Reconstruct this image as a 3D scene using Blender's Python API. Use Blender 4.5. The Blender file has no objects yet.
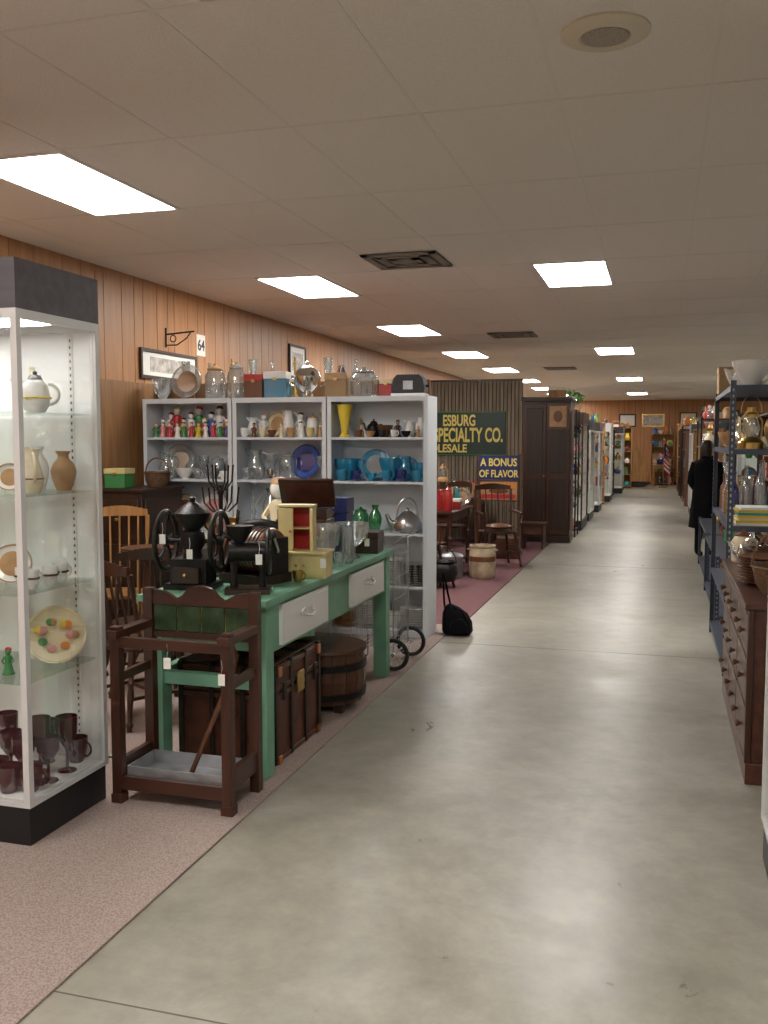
import bpy,bmesh,math,random
from mathutils import Vector,Matrix
PI=math.pi
rng=random.Random(7)
# ------------------------------------------------------------------ materials
def nm(name):
    m=bpy.data.materials.new(name); m.use_nodes=True
    nt=m.node_tree; b=nt.nodes['Principled BSDF']; return m,nt,b
def pbr(name,col,rough=.5,metal=0,var=0.0,scale=6,bump=0.0,bscale=None,stretch=None,spec=None,coat=0):
    m,nt,b=nm(name)
    b.inputs['Base Color'].default_value=(*col,1); b.inputs['Roughness'].default_value=rough
    b.inputs['Metallic'].default_value=metal
    if spec is not None: b.inputs['Specular IOR Level'].default_value=spec
    tc=nt.nodes.new('ShaderNodeTexCoord'); mp=nt.nodes.new('ShaderNodeMapping')
    if stretch: mp.inputs['Scale'].default_value=stretch
    nt.links.new(tc.outputs['Object'],mp.inputs['Vector'])
    if var>0:
        n=nt.nodes.new('ShaderNodeTexNoise'); n.inputs['Scale'].default_value=scale; n.inputs['Detail'].default_value=5
        nt.links.new(mp.outputs[0],n.inputs['Vector'])
        r=nt.nodes.new('ShaderNodeValToRGB')
        r.color_ramp.elements[0].position=.3; r.color_ramp.elements[1].position=.7
        r.color_ramp.elements[0].color=(*[c*(1-var) for c in col],1)
        r.color_ramp.elements[1].color=(*[min(1,c*(1+var)) for c in col],1)
        nt.links.new(n.outputs['Fac'],r.inputs[0]); nt.links.new(r.outputs[0],b.inputs['Base Color'])
    if bump>0:
        n2=nt.nodes.new('ShaderNodeTexNoise'); n2.inputs['Scale'].default_value=bscale or scale*4
        nt.links.new(mp.outputs[0],n2.inputs['Vector'])
        bp=nt.nodes.new('ShaderNodeBump'); bp.inputs['Strength'].default_value=bump; bp.inputs['Distance'].default_value=.01
        nt.links.new(n2.outputs['Fac'],bp.inputs['Height']); nt.links.new(bp.outputs[0],b.inputs['Normal'])
    return m
def wood(name,c,rough=.4,axis=2,var=.35):
    st=[14,14,14]; st[axis]=1.2
    return pbr(name,c,rough,0,var,1.6,.08,3,tuple(st))
def emi(name,c,s):
    m,nt,b=nm(name); b.inputs['Base Color'].default_value=(*c,1)
    b.inputs['Emission Color'].default_value=(*c,1); b.inputs['Emission Strength'].default_value=s; return m
def glass(name,tint=(.95,.97,.97),gl=.12,diff=0.0,dc=None,fk=.6):
    m=bpy.data.materials.new(name); m.use_nodes=True; nt=m.node_tree
    for n in list(nt.nodes): nt.nodes.remove(n)
    o=nt.nodes.new('ShaderNodeOutputMaterial'); t=nt.nodes.new('ShaderNodeBsdfTransparent'); t.inputs[0].default_value=(*tint,1)
    g=nt.nodes.new('ShaderNodeBsdfGlossy'); g.inputs['Roughness'].default_value=.04; g.inputs['Color'].default_value=(.9,.9,.9,1)
    lw=nt.nodes.new('ShaderNodeLayerWeight'); lw.inputs['Blend'].default_value=.25
    ma=nt.nodes.new('ShaderNodeMath'); ma.operation='MULTIPLY_ADD'; ma.inputs[1].default_value=fk; ma.inputs[2].default_value=gl*.4
    ma.use_clamp=True
    nt.links.new(lw.outputs['Fresnel'],ma.inputs[0])
    mx=nt.nodes.new('ShaderNodeMixShader'); nt.links.new(ma.outputs[0],mx.inputs[0])
    last=t.outputs[0]
    if diff>0:
        d=nt.nodes.new('ShaderNodeBsdfDiffuse'); d.inputs[0].default_value=(*(dc or tint),1)
        m2=nt.nodes.new('ShaderNodeMixShader'); m2.inputs[0].default_value=diff
        nt.links.new(t.outputs[0],m2.inputs[1]); nt.links.new(d.outputs[0],m2.inputs[2]); last=m2.outputs[0]
    nt.links.new(last,mx.inputs[1]); nt.links.new(g.outputs[0],mx.inputs[2]); nt.links.new(mx.outputs[0],o.inputs[0])
    return m
M={}
M['white']=pbr('white_paint',(.74,.74,.73),.45)
M['casewhite']=pbr('case_white_laminate',(.88,.88,.88),.5)
M['shelfwhite']=pbr('white_laminate',(.62,.65,.69),.4)
M['china']=pbr('white_china',(.78,.77,.74),.2)
M['cream']=pbr('cream_ceramic',(.72,.62,.42),.25)
M['ivory']=pbr('ivory_paint',(.60,.50,.23),.45,0,.1,12)
M['black']=pbr('black_plastic',(.008,.008,.010),.45)
M['iron']=pbr('cast_iron',(.014,.012,.012),.42,.5,.3,20,.2)
M['rubber']=pbr('rubber',(.012,.012,.012),.7)
M['dark']=wood('dark_walnut',(.030,.014,.008))
M['darkx']=wood('dark_walnut_x',(.030,.014,.008),axis=0)
M['brown']=wood('brown_oak',(.095,.038,.018))
M['browny']=wood('brown_oak_y',(.10,.04,.018),axis=1)
M['mahog']=wood('mahogany',(.052,.018,.010),.35)
M['mahogx']=wood('mahogany_x',(.052,.018,.010),.35,axis=0)
M['mahogy']=wood('mahogany_y',(.052,.018,.010),.35,axis=1)
M['dresser']=wood('dresser_wood',(.075,.025,.014),.35,axis=1)
M['honey']=wood('honey_pine',(.36,.18,.06))
M['honeyx']=wood('honey_pine_x',(.36,.18,.06),axis=0)
M['ply']=wood('plywood',(.24,.115,.042),.55,axis=2,var=.25)
M['panel']=wood('wall_panelling',(.40,.190,.075),.45,axis=2,var=.13)
M['groove']=pbr('panel_groove',(.085,.037,.016),.8)
M['flute']=wood('fluted_panel',(.22,.175,.12),.6)
M['green']=pbr('mint_green_paint',(.15,.335,.225),.45,0,.18,5,.08,20)
M['mint']=pbr('green_tile',(.028,.050,.022),.25,0,.6,14)
M['steel']=pbr('steel',(.55,.56,.58),.28,1)
M['silver']=pbr('silver',(.75,.74,.70),.16,1,.08,10)
M['galv']=pbr('galvanised',(.42,.43,.45),.45,.8,.25,9)
M['alum']=pbr('aluminium_frame',(.66,.66,.66),.35,.2)
M['brass']=pbr('brass',(.55,.36,.12),.3,1)
M['copper']=pbr('copper',(.5,.2,.09),.35,.8,.3,12)
M['fascia']=wood('grey_laminate',(.085,.075,.09),.5,axis=0,var=.2)
M['bluesteel']=pbr('blue_grey_steel',(.065,.077,.110),.4,.3,.15,6)
M['hole']=pbr('hole_dark',(.01,.01,.01),.9)
M['red']=pbr('red_glaze',(.45,.03,.03),.3)
M['orange']=pbr('orange_glaze',(.7,.22,.04),.3)
M['yellow']=pbr('yellow_glaze',(.75,.55,.06),.25)
M['navy']=pbr('navy',(.015,.022,.09),.3)
M['blue']=pbr('blue_glaze',(.04,.10,.36),.25)
M['teal']=pbr('teal_glaze',(.03,.3,.32),.3)
M['grn']=pbr('green_glaze',(.05,.22,.07),.3)
M['pink']=pbr('pink_glaze',(.65,.28,.28),.35)
M['tan']=pbr('tan_clay',(.42,.24,.11),.45,0,.2,15)
M['brownc']=pbr('brown_glaze',(.14,.055,.024),.3)
M['card']=pbr('cardboard',(.36,.24,.13),.85,0,.1,8)
M['paper']=pbr('paper',(.78,.77,.72),.85)
M['leather']=pbr('trunk_leather',(.09,.026,.012),.5,0,.45,9,.2)
M['band']=pbr('trunk_band',(.022,.012,.008),.45,.2,.3,14)
M['cloth']=pbr('black_cloth',(.005,.005,.006),.95,0,.2,9,.3,60,spec=.15)
M['skin']=pbr('skin',(.50,.28,.20),.5); M['hair']=pbr('dark_hair',(.014,.008,.006),.5,0,.4,30,.3,80)
M['wicker']=pbr('wicker',(.13,.065,.03),.7,0,.4,60,.6,90)
M['flagw']=pbr('flag_white',(.7,.68,.66),.8); M['flagr']=pbr('flag_red',(.5,.03,.04),.8); M['flagb']=pbr('flag_blue',(.03,.04,.18),.8)
M['signgreen']=pbr('sign_dark_green',(.010,.032,.022),.4,0,.2,5)
M['signyel']=pbr('sign_yellow',(.78,.64,.16),.5)
M['signblue']=pbr('sign_blue',(.015,.02,.10),.45)
M['leaf']=pbr('leaf',(.05,.16,.03),.5,0,.3,10)
M['photo']=pbr('print_picture',(.45,.42,.38),.5,0,.5,14)
M['rust']=pbr('rusty_enamel',(.42,.33,.22),.5,0,.45,7)
M['pane']=glass('glass_pane',(.99,.995,.99),.03,fk=.28)
M['clear']=glass('clear_glass',(.82,.85,.85),.4,.18,(.7,.74,.75))
M['gedge']=glass('glass_shelf',(.93,.98,.95),.1,.05,(.4,.62,.52),.35)
M['aqua']=glass('aqua_glass',(.12,.58,.78),.3,.45,(.03,.40,.65))
M['greeng']=glass('green_glass',(.15,.6,.3),.3,.4,(.05,.4,.15))
M['amber']=glass('amber_glass',(.7,.4,.1),.3,.4,(.5,.22,.04))
M['ruby']=glass('ruby_glass',(.24,.008,.02),.3,.6,(.085,.002,.010))
M['cobalt']=glass('cobalt_glass',(.08,.12,.6),.3,.45,(.02,.04,.3))
COL=['china','china','cream','red','orange','yellow','blue','teal','grn','pink','tan','brownc','clear','clear','aqua','amber','silver','brass','cobalt','ivory']
BR=['red','orange','yellow','blue','teal','grn','pink','china','cream','amber','cobalt','tan','brownc','brass','clear']
MU=['tan','brownc','brass','clear','iron','cream','china','card','amber','silver','navy']
# ------------------------------------------------------------------ builder
def T(x=0,y=0,z=0,rz=0,sc=1,rx=0,ry=0):
    return Matrix.Translation((x,y,z))@Matrix.Rotation(rz,4,'Z')@Matrix.Rotation(ry,4,'Y')@Matrix.Rotation(rx,4,'X')@Matrix.Scale(sc,4)
class B:
    def __init__(s,name,bev=0,seg=1):
        s.name=name;s.v=[];s.f=[];s.mi=[];s.sm=[];s.mats=[];s.M=Matrix();s.bev=bev;s.seg=seg
    def at(s,*a,**k): s.M=T(*a,**k); return s
    def add(s,vs,fs,m,smooth=False):
        if m not in s.mats: s.mats.append(m)
        k=s.mats.index(m); n=len(s.v)
        s.v+= [tuple(s.M@Vector(p)) for p in vs]
        for f in fs: s.f.append([i+n for i in f]); s.mi.append(k); s.sm.append(smooth)
    def box(s,x0,x1,y0,y1,z0,z1,m):
        vs=[(x,y,z) for z in(z0,z1) for y in(y0,y1) for x in(x0,x1)]
        s.add(vs,[(0,2,3,1),(4,5,7,6),(0,1,5,4),(2,6,7,3),(0,4,6,2),(1,3,7,5)],m)
    def cb(s,c,d,m,R=None):
        o=s.M
        s.M=s.M@Matrix.Translation(c)@(R.to_4x4() if R else Matrix())
        s.box(-d[0]/2,d[0]/2,-d[1]/2,d[1]/2,-d[2]/2,d[2]/2,m); s.M=o
    def lathe(s,prof,m,n=16,o=(0,0,0),L=None):
        old=s.M; s.M=s.M@Matrix.Translation(o)@(L or Matrix())
        vs=[];fs=[]
        for r,z in prof:
            r=max(r,.0004)
            for i in range(n):
                a=2*PI*i/n; vs.append((r*math.cos(a),r*math.sin(a),z))
        for j in range(len(prof)-1):
            for i in range(n):
                k=(i+1)%n; fs.append((j*n+i,j*n+k,(j+1)*n+k,(j+1)*n+i))
        if prof[0][0]>.0004: fs.append(tuple(range(n-1,-1,-1)))
        if prof[-1][0]>.0004: fs.append(tuple((len(prof)-1)*n+i for i in range(n)))
        s.add(vs,fs,m,True); s.M=old
    def cyl(s,p,q,r0,m,r1=None,n=10):
        p=Vector(p);q=Vector(q);d=q-p;L=d.to_track_quat('Z','Y').to_matrix().to_4x4()
        s.lathe([(r0,0),(r0 if r1 is None else r1,d.length)],m,n,tuple(p),L)
    def turned(s,p,q,r,m,n=10):
        p=Vector(p);q=Vector(q);d=q-p;L=d.to_track_quat('Z','Y').to_matrix().to_4x4();h=d.length
        pr=[(.6,0),(.7,.04),(1,.08),(.6,.12),(.75,.3),(.95,.45),(.6,.56),(1,.6),(.6,.64),(.9,.72),(1,.8),(1,1)]
        s.lathe([(r*a,h*b) for a,b in pr],m,n,tuple(p),L)
    def tube(s,pts,r,m,n=8,closed=False):
        P=[Vector(p) for p in pts];N=len(P);vs=[];fs=[];up=None
        for i in range(N):
            a=P[(i-1)%N] if (closed or i>0) else P[0]; c=P[(i+1)%N] if (closed or i<N-1) else P[-1]
            t=(c-a); t=t.normalized() if t.length>1e-9 else Vector((0,0,1))
            if up is None: up=t.orthogonal().normalized()
            up=(up-t*up.dot(t)); up=up.normalized() if up.length>1e-6 else t.orthogonal().normalized()
            w=t.cross(up); rr=r if not callable(r) else r(i/(N-1))
            for k in range(n):
                an=2*PI*k/n; vs.append(tuple(P[i]+up*math.cos(an)*rr+w*math.sin(an)*rr))
        for i in range(N if closed else N-1):
            j=(i+1)%N
            for k in range(n):
                l=(k+1)%n; fs.append((i*n+k,i*n+l,j*n+l,j*n+k))
        if not closed: fs.append(tuple(range(n-1,-1,-1))); fs.append(tuple((N-1)*n+k for k in range(n)))
        s.add(vs,fs,m,True)
    def ring(s,c,R,r,m,ax='Z',n=24,k=6):
        pts=[]
        for i in range(n):
            a=2*PI*i/n; u,w=R*math.cos(a),R*math.sin(a)
            pts.append({'Z':(c[0]+u,c[1]+w,c[2]),'Y':(c[0]+u,c[1],c[2]+w),'X':(c[0],c[1]+u,c[2]+w)}[ax])
        s.tube(pts,r,m,k,True)
    def ell(s,c,r,m,n=14,R=None):
        pr=[(math.sin(PI*i/10),-math.cos(PI*i/10)) for i in range(11)]
        L=(R.to_4x4() if R else Matrix())@Matrix.Diagonal((r[0],r[1],r[2],1))
        s.lathe(pr,m,n,c,L)
    def prism(s,pts,y0,y1,m,smooth=False):
        n=len(pts); vs=[(x,y0,z) for x,z in pts]+[(x,y1,z) for x,z in pts]
        fs=[tuple(range(n)),tuple(range(2*n-1,n-1,-1))]+[(i,i+n,(i+1)%n+n,(i+1)%n) for i in range(n)]
        s.add(vs,fs,m,smooth)
    def loft(s,rings,m,cap=True):
        n=28;vs=[];fs=[]
        for (cx,cy,z,rx,ry,rp) in rings:
            for i in range(n):
                a=2*PI*i/n; w=1+rp*math.sin(a*7); vs.append((cx+rx*w*math.cos(a),cy+ry*w*math.sin(a),z))
        for k in range(len(rings)-1):
            for i in range(n):
                j=(i+1)%n; fs.append((k*n+i,k*n+j,(k+1)*n+j,(k+1)*n+i))
        if cap: fs.append(tuple(range(n))); fs.append(tuple((len(rings)-1)*n+i for i in range(n)))
        s.add(vs,fs,m,True)
    def done(s):
        V=s.v; x0=min(p[0] for p in V);x1=max(p[0] for p in V);y0=min(p[1] for p in V);y1=max(p[1] for p in V);z0=min(p[2] for p in V)
        c=((x0+x1)/2,(y0+y1)/2,z0)
        me=bpy.data.meshes.new(s.name); me.from_pydata([(p[0]-c[0],p[1]-c[1],p[2]-c[2]) for p in V],[],s.f)
        for m in s.mats: me.materials.append(M[m])
        me.polygons.foreach_set('material_index',s.mi); me.polygons.foreach_set('use_smooth',s.sm)
        bm=bmesh.new(); bm.from_mesh(me); bmesh.ops.recalc_face_normals(bm,faces=bm.faces); bm.to_mesh(me); bm.free()
        me.update()
        try: me.set_sharp_from_angle(angle=math.radians(42))
        except Exception: pass
        o=bpy.data.objects.new(s.name,me); bpy.context.collection.objects.link(o); o.location=c
        if s.bev:
            md=o.modifiers.new('bevel','BEVEL'); md.width=s.bev; md.segments=s.seg; md.limit_method='ANGLE'; md.angle_limit=math.radians(50)
        return o
def text(name,body,size,loc,mat,parent,rot=(PI/2,0,0),align='LEFT',ex=.002,off=0.0,sx=1):
    c=bpy.data.curves.new(name,'FONT'); c.body=body; c.size=size; c.extrude=ex; c.offset=off; c.align_x=align
    c.materials.append(M[mat]); o=bpy.data.objects.new(name,c); bpy.context.collection.objects.link(o)
    o.parent=parent; o.location=Vector(loc)-parent.location; o.rotation_euler=rot; o.scale=(sx,1,1)
# ------------------------------------------------------------------ items (built in b.M)
def vase(b,m,h=.2,r=.06): b.lathe([(r*.55,0),(r*.6,h*.03),(r*.9,h*.3),(r,h*.5),(r*.8,h*.68),(r*.42,h*.82),(r*.4,h*.9),(r*.62,h),(r*.55,h),(r*.3,h*.88)],m)
def tallvase(b,m,h=.25,r=.05): b.lathe([(r*.7,0),(r*.75,h*.02),(r*.45,h*.12),(r*.6,h*.4),(r*.9,h*.8),(r,h),(r*.92,h),(r*.8,h*.8),(r*.3,h*.2)],m)
def bowl(b,m,h=.08,r=.1): b.lathe([(r*.4,0),(r*.42,h*.1),(r*.75,h*.4),(r*.95,h*.8),(r,h),(r*.95,h),(r*.7,h*.45),(0,h*.18)],m)
def plate(b,m,r=.12,z=0): b.lathe([(r*.55,z),(r*.6,z+.004),(r,z+.018),(r,z+.022),(r*.6,z+.009),(0,z+.008)],m)
def stack(b,m,r=.12,k=6):
    for i in range(k): plate(b,m,r,i*.014)
def splate(b,m,r=.12,m2=None,ang=-.2):
    o=b.M; b.M=o@Matrix.Translation((0,.0,r+.002))@Matrix.Rotation(PI/2+ang,4,'X')@Matrix.Translation((0,0,-.01))
    b.lathe([(r*.6,0),(r,.018),(r,.022),(r*.6,.009),(0,.009)],m,24)
    if m2:
        b.lathe([(r*.62,.012),(r*.5,.013),(0,.013)],m2,24); b.ring((0,0,.022),r*.93,.003,m2,'Z')
    b.M=o
    b.tube([(-r*.3,-.02,.004),(-r*.3,.05,.004),(-r*.3,.05,r*.8)],.003,'brass',5); b.tube([(r*.3,-.02,.004),(r*.3,.05,.004),(r*.3,.05,r*.8)],.003,'brass',5)
def handle(b,m,x,z0,z1,w,r=.005): b.tube([(x+w*math.sin(PI*i/8)*1.0,0,z0+(z1-z0)*(.5-.5*math.cos(PI*i/8))) for i in range(9)],r,m,6)
def cup(b,m,h=.07,r=.04): b.lathe([(r*.55,0),(r*.8,h*.25),(r*.95,h*.6),(r,h),(r*.92,h),(r*.8,h*.5),(0,h*.12)],m); handle(b,m,r*.85,h*.25,h*.85,r*.6)
def pitcher(b,m,h=.18,r=.06):
    b.lathe([(r*.7,0),(r*.95,h*.15),(r,h*.35),(r*.75,h*.65),(r*.6,h*.8),(r*.75,h),(r*.68,h),(r*.5,h*.8),(r*.7,h*.4)],m)
    handle(b,m,r*.65,h*.25,h*.92,r*.95,.007); b.cyl((-r*.5,0,h*.85),(-r*1.05,0,h*1.02),r*.28,m,r*.18,8)
def teapot(b,m,h=.15,r=.08,m2=None):
    b.lathe([(r*.6,0),(r*.9,h*.15),(r,h*.4),(r*.85,h*.65),(r*.5,h*.78),(r*.5,h*.8)],m)
    b.lathe([(r*.52,h*.8),(r*.35,h*.88),(r*.1,h*.92),(r*.16,h*.97),(0,h*1.02)],m2 or m)
    b.tube([(-r*.8,0,h*.3),(-r*1.2,0,h*.45),(-r*1.35,0,h*.72),(-r*1.6,0,h*.8)],lambda t:r*(.22-.12*t),m,8); handle(b,m,r*.85,h*.2,h*.7,r*.7,.007)
def figurine(b,m,h=.13,m2='china',m3='pink'):
    b.lathe([(h*.24,0),(h*.24,h*.05),(h*.2,h*.07),(h*.17,h*.2),(h*.11,h*.45),(h*.14,h*.62),(h*.12,h*.7),(h*.05,h*.74)],m,12)
    b.ell((0,0,h*.86),(h*.12,h*.12,h*.14),m2,10); b.ell((0,.02*h,h*.93),(h*.125,h*.125,h*.09),m3,10)
    b.tube([(-h*.13,0,h*.66),(-h*.22,-h*.05,h*.5),(-h*.1,-h*.14,h*.42)],h*.035,m,6); b.tube([(h*.13,0,h*.66),(h*.22,-h*.05,h*.5),(h*.1,-h*.14,h*.42)],h*.035,m,6)
def goblet(b,m,h=.16,r=.04): b.lathe([(r*.85,0),(r*.8,.004),(r*.15,h*.06),(r*.12,h*.4),(r*.5,h*.5),(r*.95,h*.7),(r,h),(r*.94,h),(r*.85,h*.7),(0,h*.52)],m,14)
def bottle(b,m,h=.22,r=.035): b.lathe([(r,0),(r,h*.55),(r*.85,h*.65),(r*.35,h*.78),(r*.33,h*.95),(r*.42,h*.96),(r*.42,h)],m,14)
def jar(b,m,h=.2,r=.08,m2=None):
    b.lathe([(r*.85,0),(r,h*.06),(r,h*.65),(r*.75,h*.78),(r*.7,h*.82)],m,20); b.lathe([(r*.78,h*.82),(r*.78,h*.86),(r*.3,h*.93),(r*.12,h*.95),(r*.16,h),(0,h*1.01)],m2 or m,20)
def candlestick(b,m,h=.22,r=.05): b.lathe([(r,0),(r*.9,h*.05),(r*.3,h*.12),(r*.2,h*.3),(r*.4,h*.4),(r*.2,h*.5),(r*.3,h*.8),(r*.5,h*.88),(r*.3,h*.9),(r*.3,h)],m,14)
def books(b,k=4):
    x=0
    for i in range(k):
        w=rng.uniform(.02,.045);h=rng.uniform(.17,.26); m=rng.choice(['red','navy','brownc','teal','tan','grn','cream'])
        b.box(x,x+.003,-.08,.08,0,h,m); b.box(x+w-.003,x+w,-.08,.08,0,h,m); b.box(x+.003,x+w-.003,-.08,-.076,0,h,m); b.box(x+.003,x+w-.003,-.075,.076,.004,h-.005,'paper'); x+=w+.001
def cbox(b,m,w=.18,d=.14,h=.12,m2=None):
    b.box(-w/2,w/2,-d/2,d/2,0,h*.72,m); b.box(-w/2-.004,w/2+.004,-d/2-.004,d/2+.004,h*.73,h,m2 or m); b.cb((0,-d/2-.008,h*.72),(.03,.01,.025),'brass')
def lantern(b,m,h=.35,r=.08):
    b.lathe([(r,0),(r,h*.12),(r*.7,h*.2),(r*.5,h*.24)],m); b.lathe([(r*.45,h*.24),(r*.7,h*.4),(r*.45,h*.62)],'clear')
    b.lathe([(r*.55,h*.62),(r*.55,h*.68),(r*.3,h*.72),(r*.3,h*.82),(r*.1,h*.84)],m)
    for s in(-1,1): b.tube([(s*r*.9,0,h*.15),(s*r*.95,0,h*.55),(s*r*.35,0,h*.75)],.006,m,6)
    b.tube([(r*.9*math.cos(PI*i/10),0,h*.72+r*1.3*math.sin(PI*i/10)) for i in range(11)],.003,m,5)
def basket(b,w=.15,h=.12):
    b.lathe([(w*.7,0),(w*.9,h*.4),(w,h),(w*.95,h),(w*.85,h*.4),(0,.01)],'wicker',20); b.ring((0,0,h),w,.008,'wicker')
    b.tube([(w*math.cos(PI*i/12),0,h+w*1.1*math.sin(PI*i/12)) for i in range(13)],.007,'wicker',6)
def tag(b,x,y,z,rz=0):
    o=b.M; b.M=o@T(x,y,z,rz); b.box(-.016,.016,-.001,.001,-.05,0,'paper'); b.tube([(0,0,0),(.004,0,.03),(0,0,.06)],.0012,'paper',4); b.M=o
def rnd(b,hm=.25,cols=None):
    m=rng.choice(cols or COL); k=rng.random(); h=min(hm,.3)
    if k<.16: vase(b,m,h*rng.uniform(.6,.95),h*.28)
    elif k<.28: bowl(b,m,h*.4,min(.11,h*.5))
    elif k<.42: splate(b,m,min(.12,h*.44),rng.choice(COL))
    elif k<.52: pitcher(b,m,h*.75,h*.27)
    elif k<.60: teapot(b,m,h*.6,h*.3)
    elif k<.70: figurine(b,m,h*.75,'china',rng.choice(COL))
    elif k<.76: bottle(b,m,h*.9,.03)
    elif k<.83: jar(b,m,h*.7,h*.28)
    elif k<.90: cbox(b,rng.choice(['card','red','brownc','navy','tan','grn','brown']),min(.2,h*.8),.13,h*.6)
    elif k<.95: candlestick(b,m,h*.9)
    else: books(b,4)
def fill(b,x0,x1,y0,y1,z,hm,step=.16,cols=None):
    lx=x1-x0;ly=y1-y0
    if lx>=ly:
        n=max(1,int(lx/step)); 
        for i in range(n): b.M=T(x0+(i+.5)*lx/n+rng.uniform(-.01,.01),(y0+y1)/2+rng.uniform(-.02,.02),z+.001,rng.uniform(-.3,.3)); rnd(b,hm,cols)
    else:
        n=max(1,int(ly/step))
        for i in range(n): b.M=T((x0+x1)/2+rng.uniform(-.02,.02),y0+(i+.5)*ly/n,z+.001,PI/2+rng.uniform(-.3,.3)); rnd(b,hm,cols)
    b.M=Matrix()
# ------------------------------------------------------------------ ROOM
XW,XR,YB,YF,H=-4.47,6.0,-4.0,35.4,3.05
def floor_mat():
    m,nt,b=nm('polished_concrete')
    tc=nt.nodes.new('ShaderNodeTexCoord'); L=nt.links.new
    def noise(sc,de,ro,di=0):
        n=nt.nodes.new('ShaderNodeTexNoise'); n.inputs['Scale'].default_value=sc; n.inputs['Detail'].default_value=de; n.inputs['Roughness'].default_value=ro; n.inputs['Distortion'].default_value=di; L(tc.outputs['Object'],n.inputs[0]); return n
    def ramp(n,p0,p1,c0,c1):
        r=nt.nodes.new('ShaderNodeValToRGB'); r.color_ramp.elements[0].position=p0; r.color_ramp.elements[1].position=p1; r.color_ramp.elements[0].color=(*c0,1); r.color_ramp.elements[1].color=(*c1,1); L(n.outputs['Fac'],r.inputs[0]); return r
    def mul(a,c):
        mx=nt.nodes.new('ShaderNodeMix'); mx.data_type='RGBA'; mx.blend_type='MULTIPLY'; mx.inputs[0].default_value=1; L(a,mx.inputs[6]); L(c,mx.inputs[7]); return mx.outputs[2]
    n1=noise(.75,9,.64,.8); n2=noise(8,8,.75); n3=noise(2.6,7,.7,.5)
    r=ramp(n1,.33,.67,(.255,.236,.192),(.40,.378,.318)); r2=ramp(n2,.3,.75,(.82,.82,.82),(1.12,1.12,1.12)); r3=ramp(n3,.30,.62,(.80,.795,.78),(1.06,1.06,1.06))
    L(mul(mul(r.outputs[0],r2.outputs[0]),r3.outputs[0]),b.inputs['Base Color'])
    rr=nt.nodes.new('ShaderNodeMapRange'); rr.inputs[1].default_value=.3; rr.inputs[2].default_value=.7; rr.inputs[3].default_value=.27; rr.inputs[4].default_value=.42; L(n3.outputs['Fac'],rr.inputs[0]); L(rr.outputs[0],b.inputs['Roughness'])
    return m
M['concrete']=floor_mat()
M['joint']=pbr('concrete_joint',(.13,.115,.095),.9)
def slab(name,x0,x1,y0,y1,z0,z1,m):
    b=B(name); b.box(x0,x1,y0,y1,z0,z1,m); return b.done()
b=B('floor'); b.box(XW-.1,XR+.1,YB-.1,YF+.1,-.1,0,'concrete')
for i in range(-1,7):
    y=2.27+5*i; b.box(-1.68,XR,y-.003,y+.003,.0002,.0008,'joint')
b.box(2.4,2.41,YB,YF,.0002,.0008,'joint')
b.done()
def carpet_mat(name,c1,c2):
    m,nt,b=nm(name); L=nt.links.new; tc=nt.nodes.new('ShaderNodeTexCoord')
    n=nt.nodes.new('ShaderNodeTexNoise'); n.inputs['Scale'].default_value=150; n.inputs['Detail'].default_value=2; L(tc.outputs['Object'],n.inputs[0])
    r=nt.nodes.new('ShaderNodeValToRGB'); r.color_ramp.elements[0].position=.36; r.color_ramp.elements[1].position=.64
    r.color_ramp.elements[0].color=(*c1,1); r.color_ramp.elements[1].color=(*c2,1); L(n.outputs['Fac'],r.inputs[0]); L(r.outputs[0],b.inputs['Base Color'])
    b.inputs['Roughness'].default_value=.95; b.inputs['Specular IOR Level'].default_value=.1
    bp=nt.nodes.new('ShaderNodeBump'); bp.inputs['Strength'].default_value=.4; bp.inputs['Distance'].default_value=.004; L(n.outputs['Fac'],bp.inputs['Height']); L(bp.outputs[0],b.inputs['Normal'])
    return m
M['carpet']=carpet_mat('mauve_carpet',(.26,.195,.175),(.39,.315,.285)); M['carpet2']=carpet_mat('plum_carpet',(.13,.06,.068),(.22,.12,.125))
slab('carpet',XW,-1.68,YB,7.95,.0005,.009,'carpet'); slab('carpet',XW,-1.64,7.96,15.5,.0005,.009,'carpet2')
M['tile']=pbr('ceiling_tile',(.80,.765,.72),.9,0,.05,120,.35,160)
M['tbar']=pbr('ceiling_grid',(.76,.73,.68),.6)
b=B('ceiling'); b.box(XW-.1,XR+.1,YB-.1,YF+.1,H,H+.1,'tile')
x=-3.495-.61
while x<XR:
    if x>XW: b.box(x-.008,x+.008,YB,YF,H-.002,H-.0005,'tbar')
    x+=.61
y=4.13-1.22*6
while y<YF:
    if y>YB: b.box(XW,XR,y-.009,y+.009,H-.0025,H-.0006,'tbar')
    y+=1.22
b.done()
b=B('wall_left'); b.box(XW-.12,XW-.006,YB-.1,YF+.1,0,H,'groove')
y=YB; pat=[.2,.12,.27,.2,.15,.24]; i=0
while y<YF:
    w=pat[i%6]; y2=min(YF,y+w); b.box(XW-.006,XW,y+.004,y2-.004,0,H-.001,'panel'); y=y2; i+=1
b.done()
b=B('wall_far'); b.box(XW,XR,YF+.006,YF+.12,0,H,'groove')
x=XW; i=0
while x<XR:
    w=pat[i%6]; x2=min(XR,x+w); b.box(x+.004,x2-.004,YF,YF+.006,0,H-.001,'panel'); x=x2; i+=1
b.done()
M['wallr']=pbr('painted_wall',(.58,.55,.50),.7)
slab('wall_right',XR,XR+.12,YB,YF,0,H,'wallr'); slab('wall_back',XW,XR,YB-.12,YB,0,H,'wallr')
slab('baseboard_left',XW+.001,XW+.015,YB,YF,.01,.1,'dark'); slab('baseboard_far',XW,XR,YF-.015,YF-.001,.001,.1,'dark')
M['lens']=emi('troffer_lens',(1,.97,.92),31)
M['lframe']=pbr('troffer_frame',(.8,.78,.75),.4)
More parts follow.
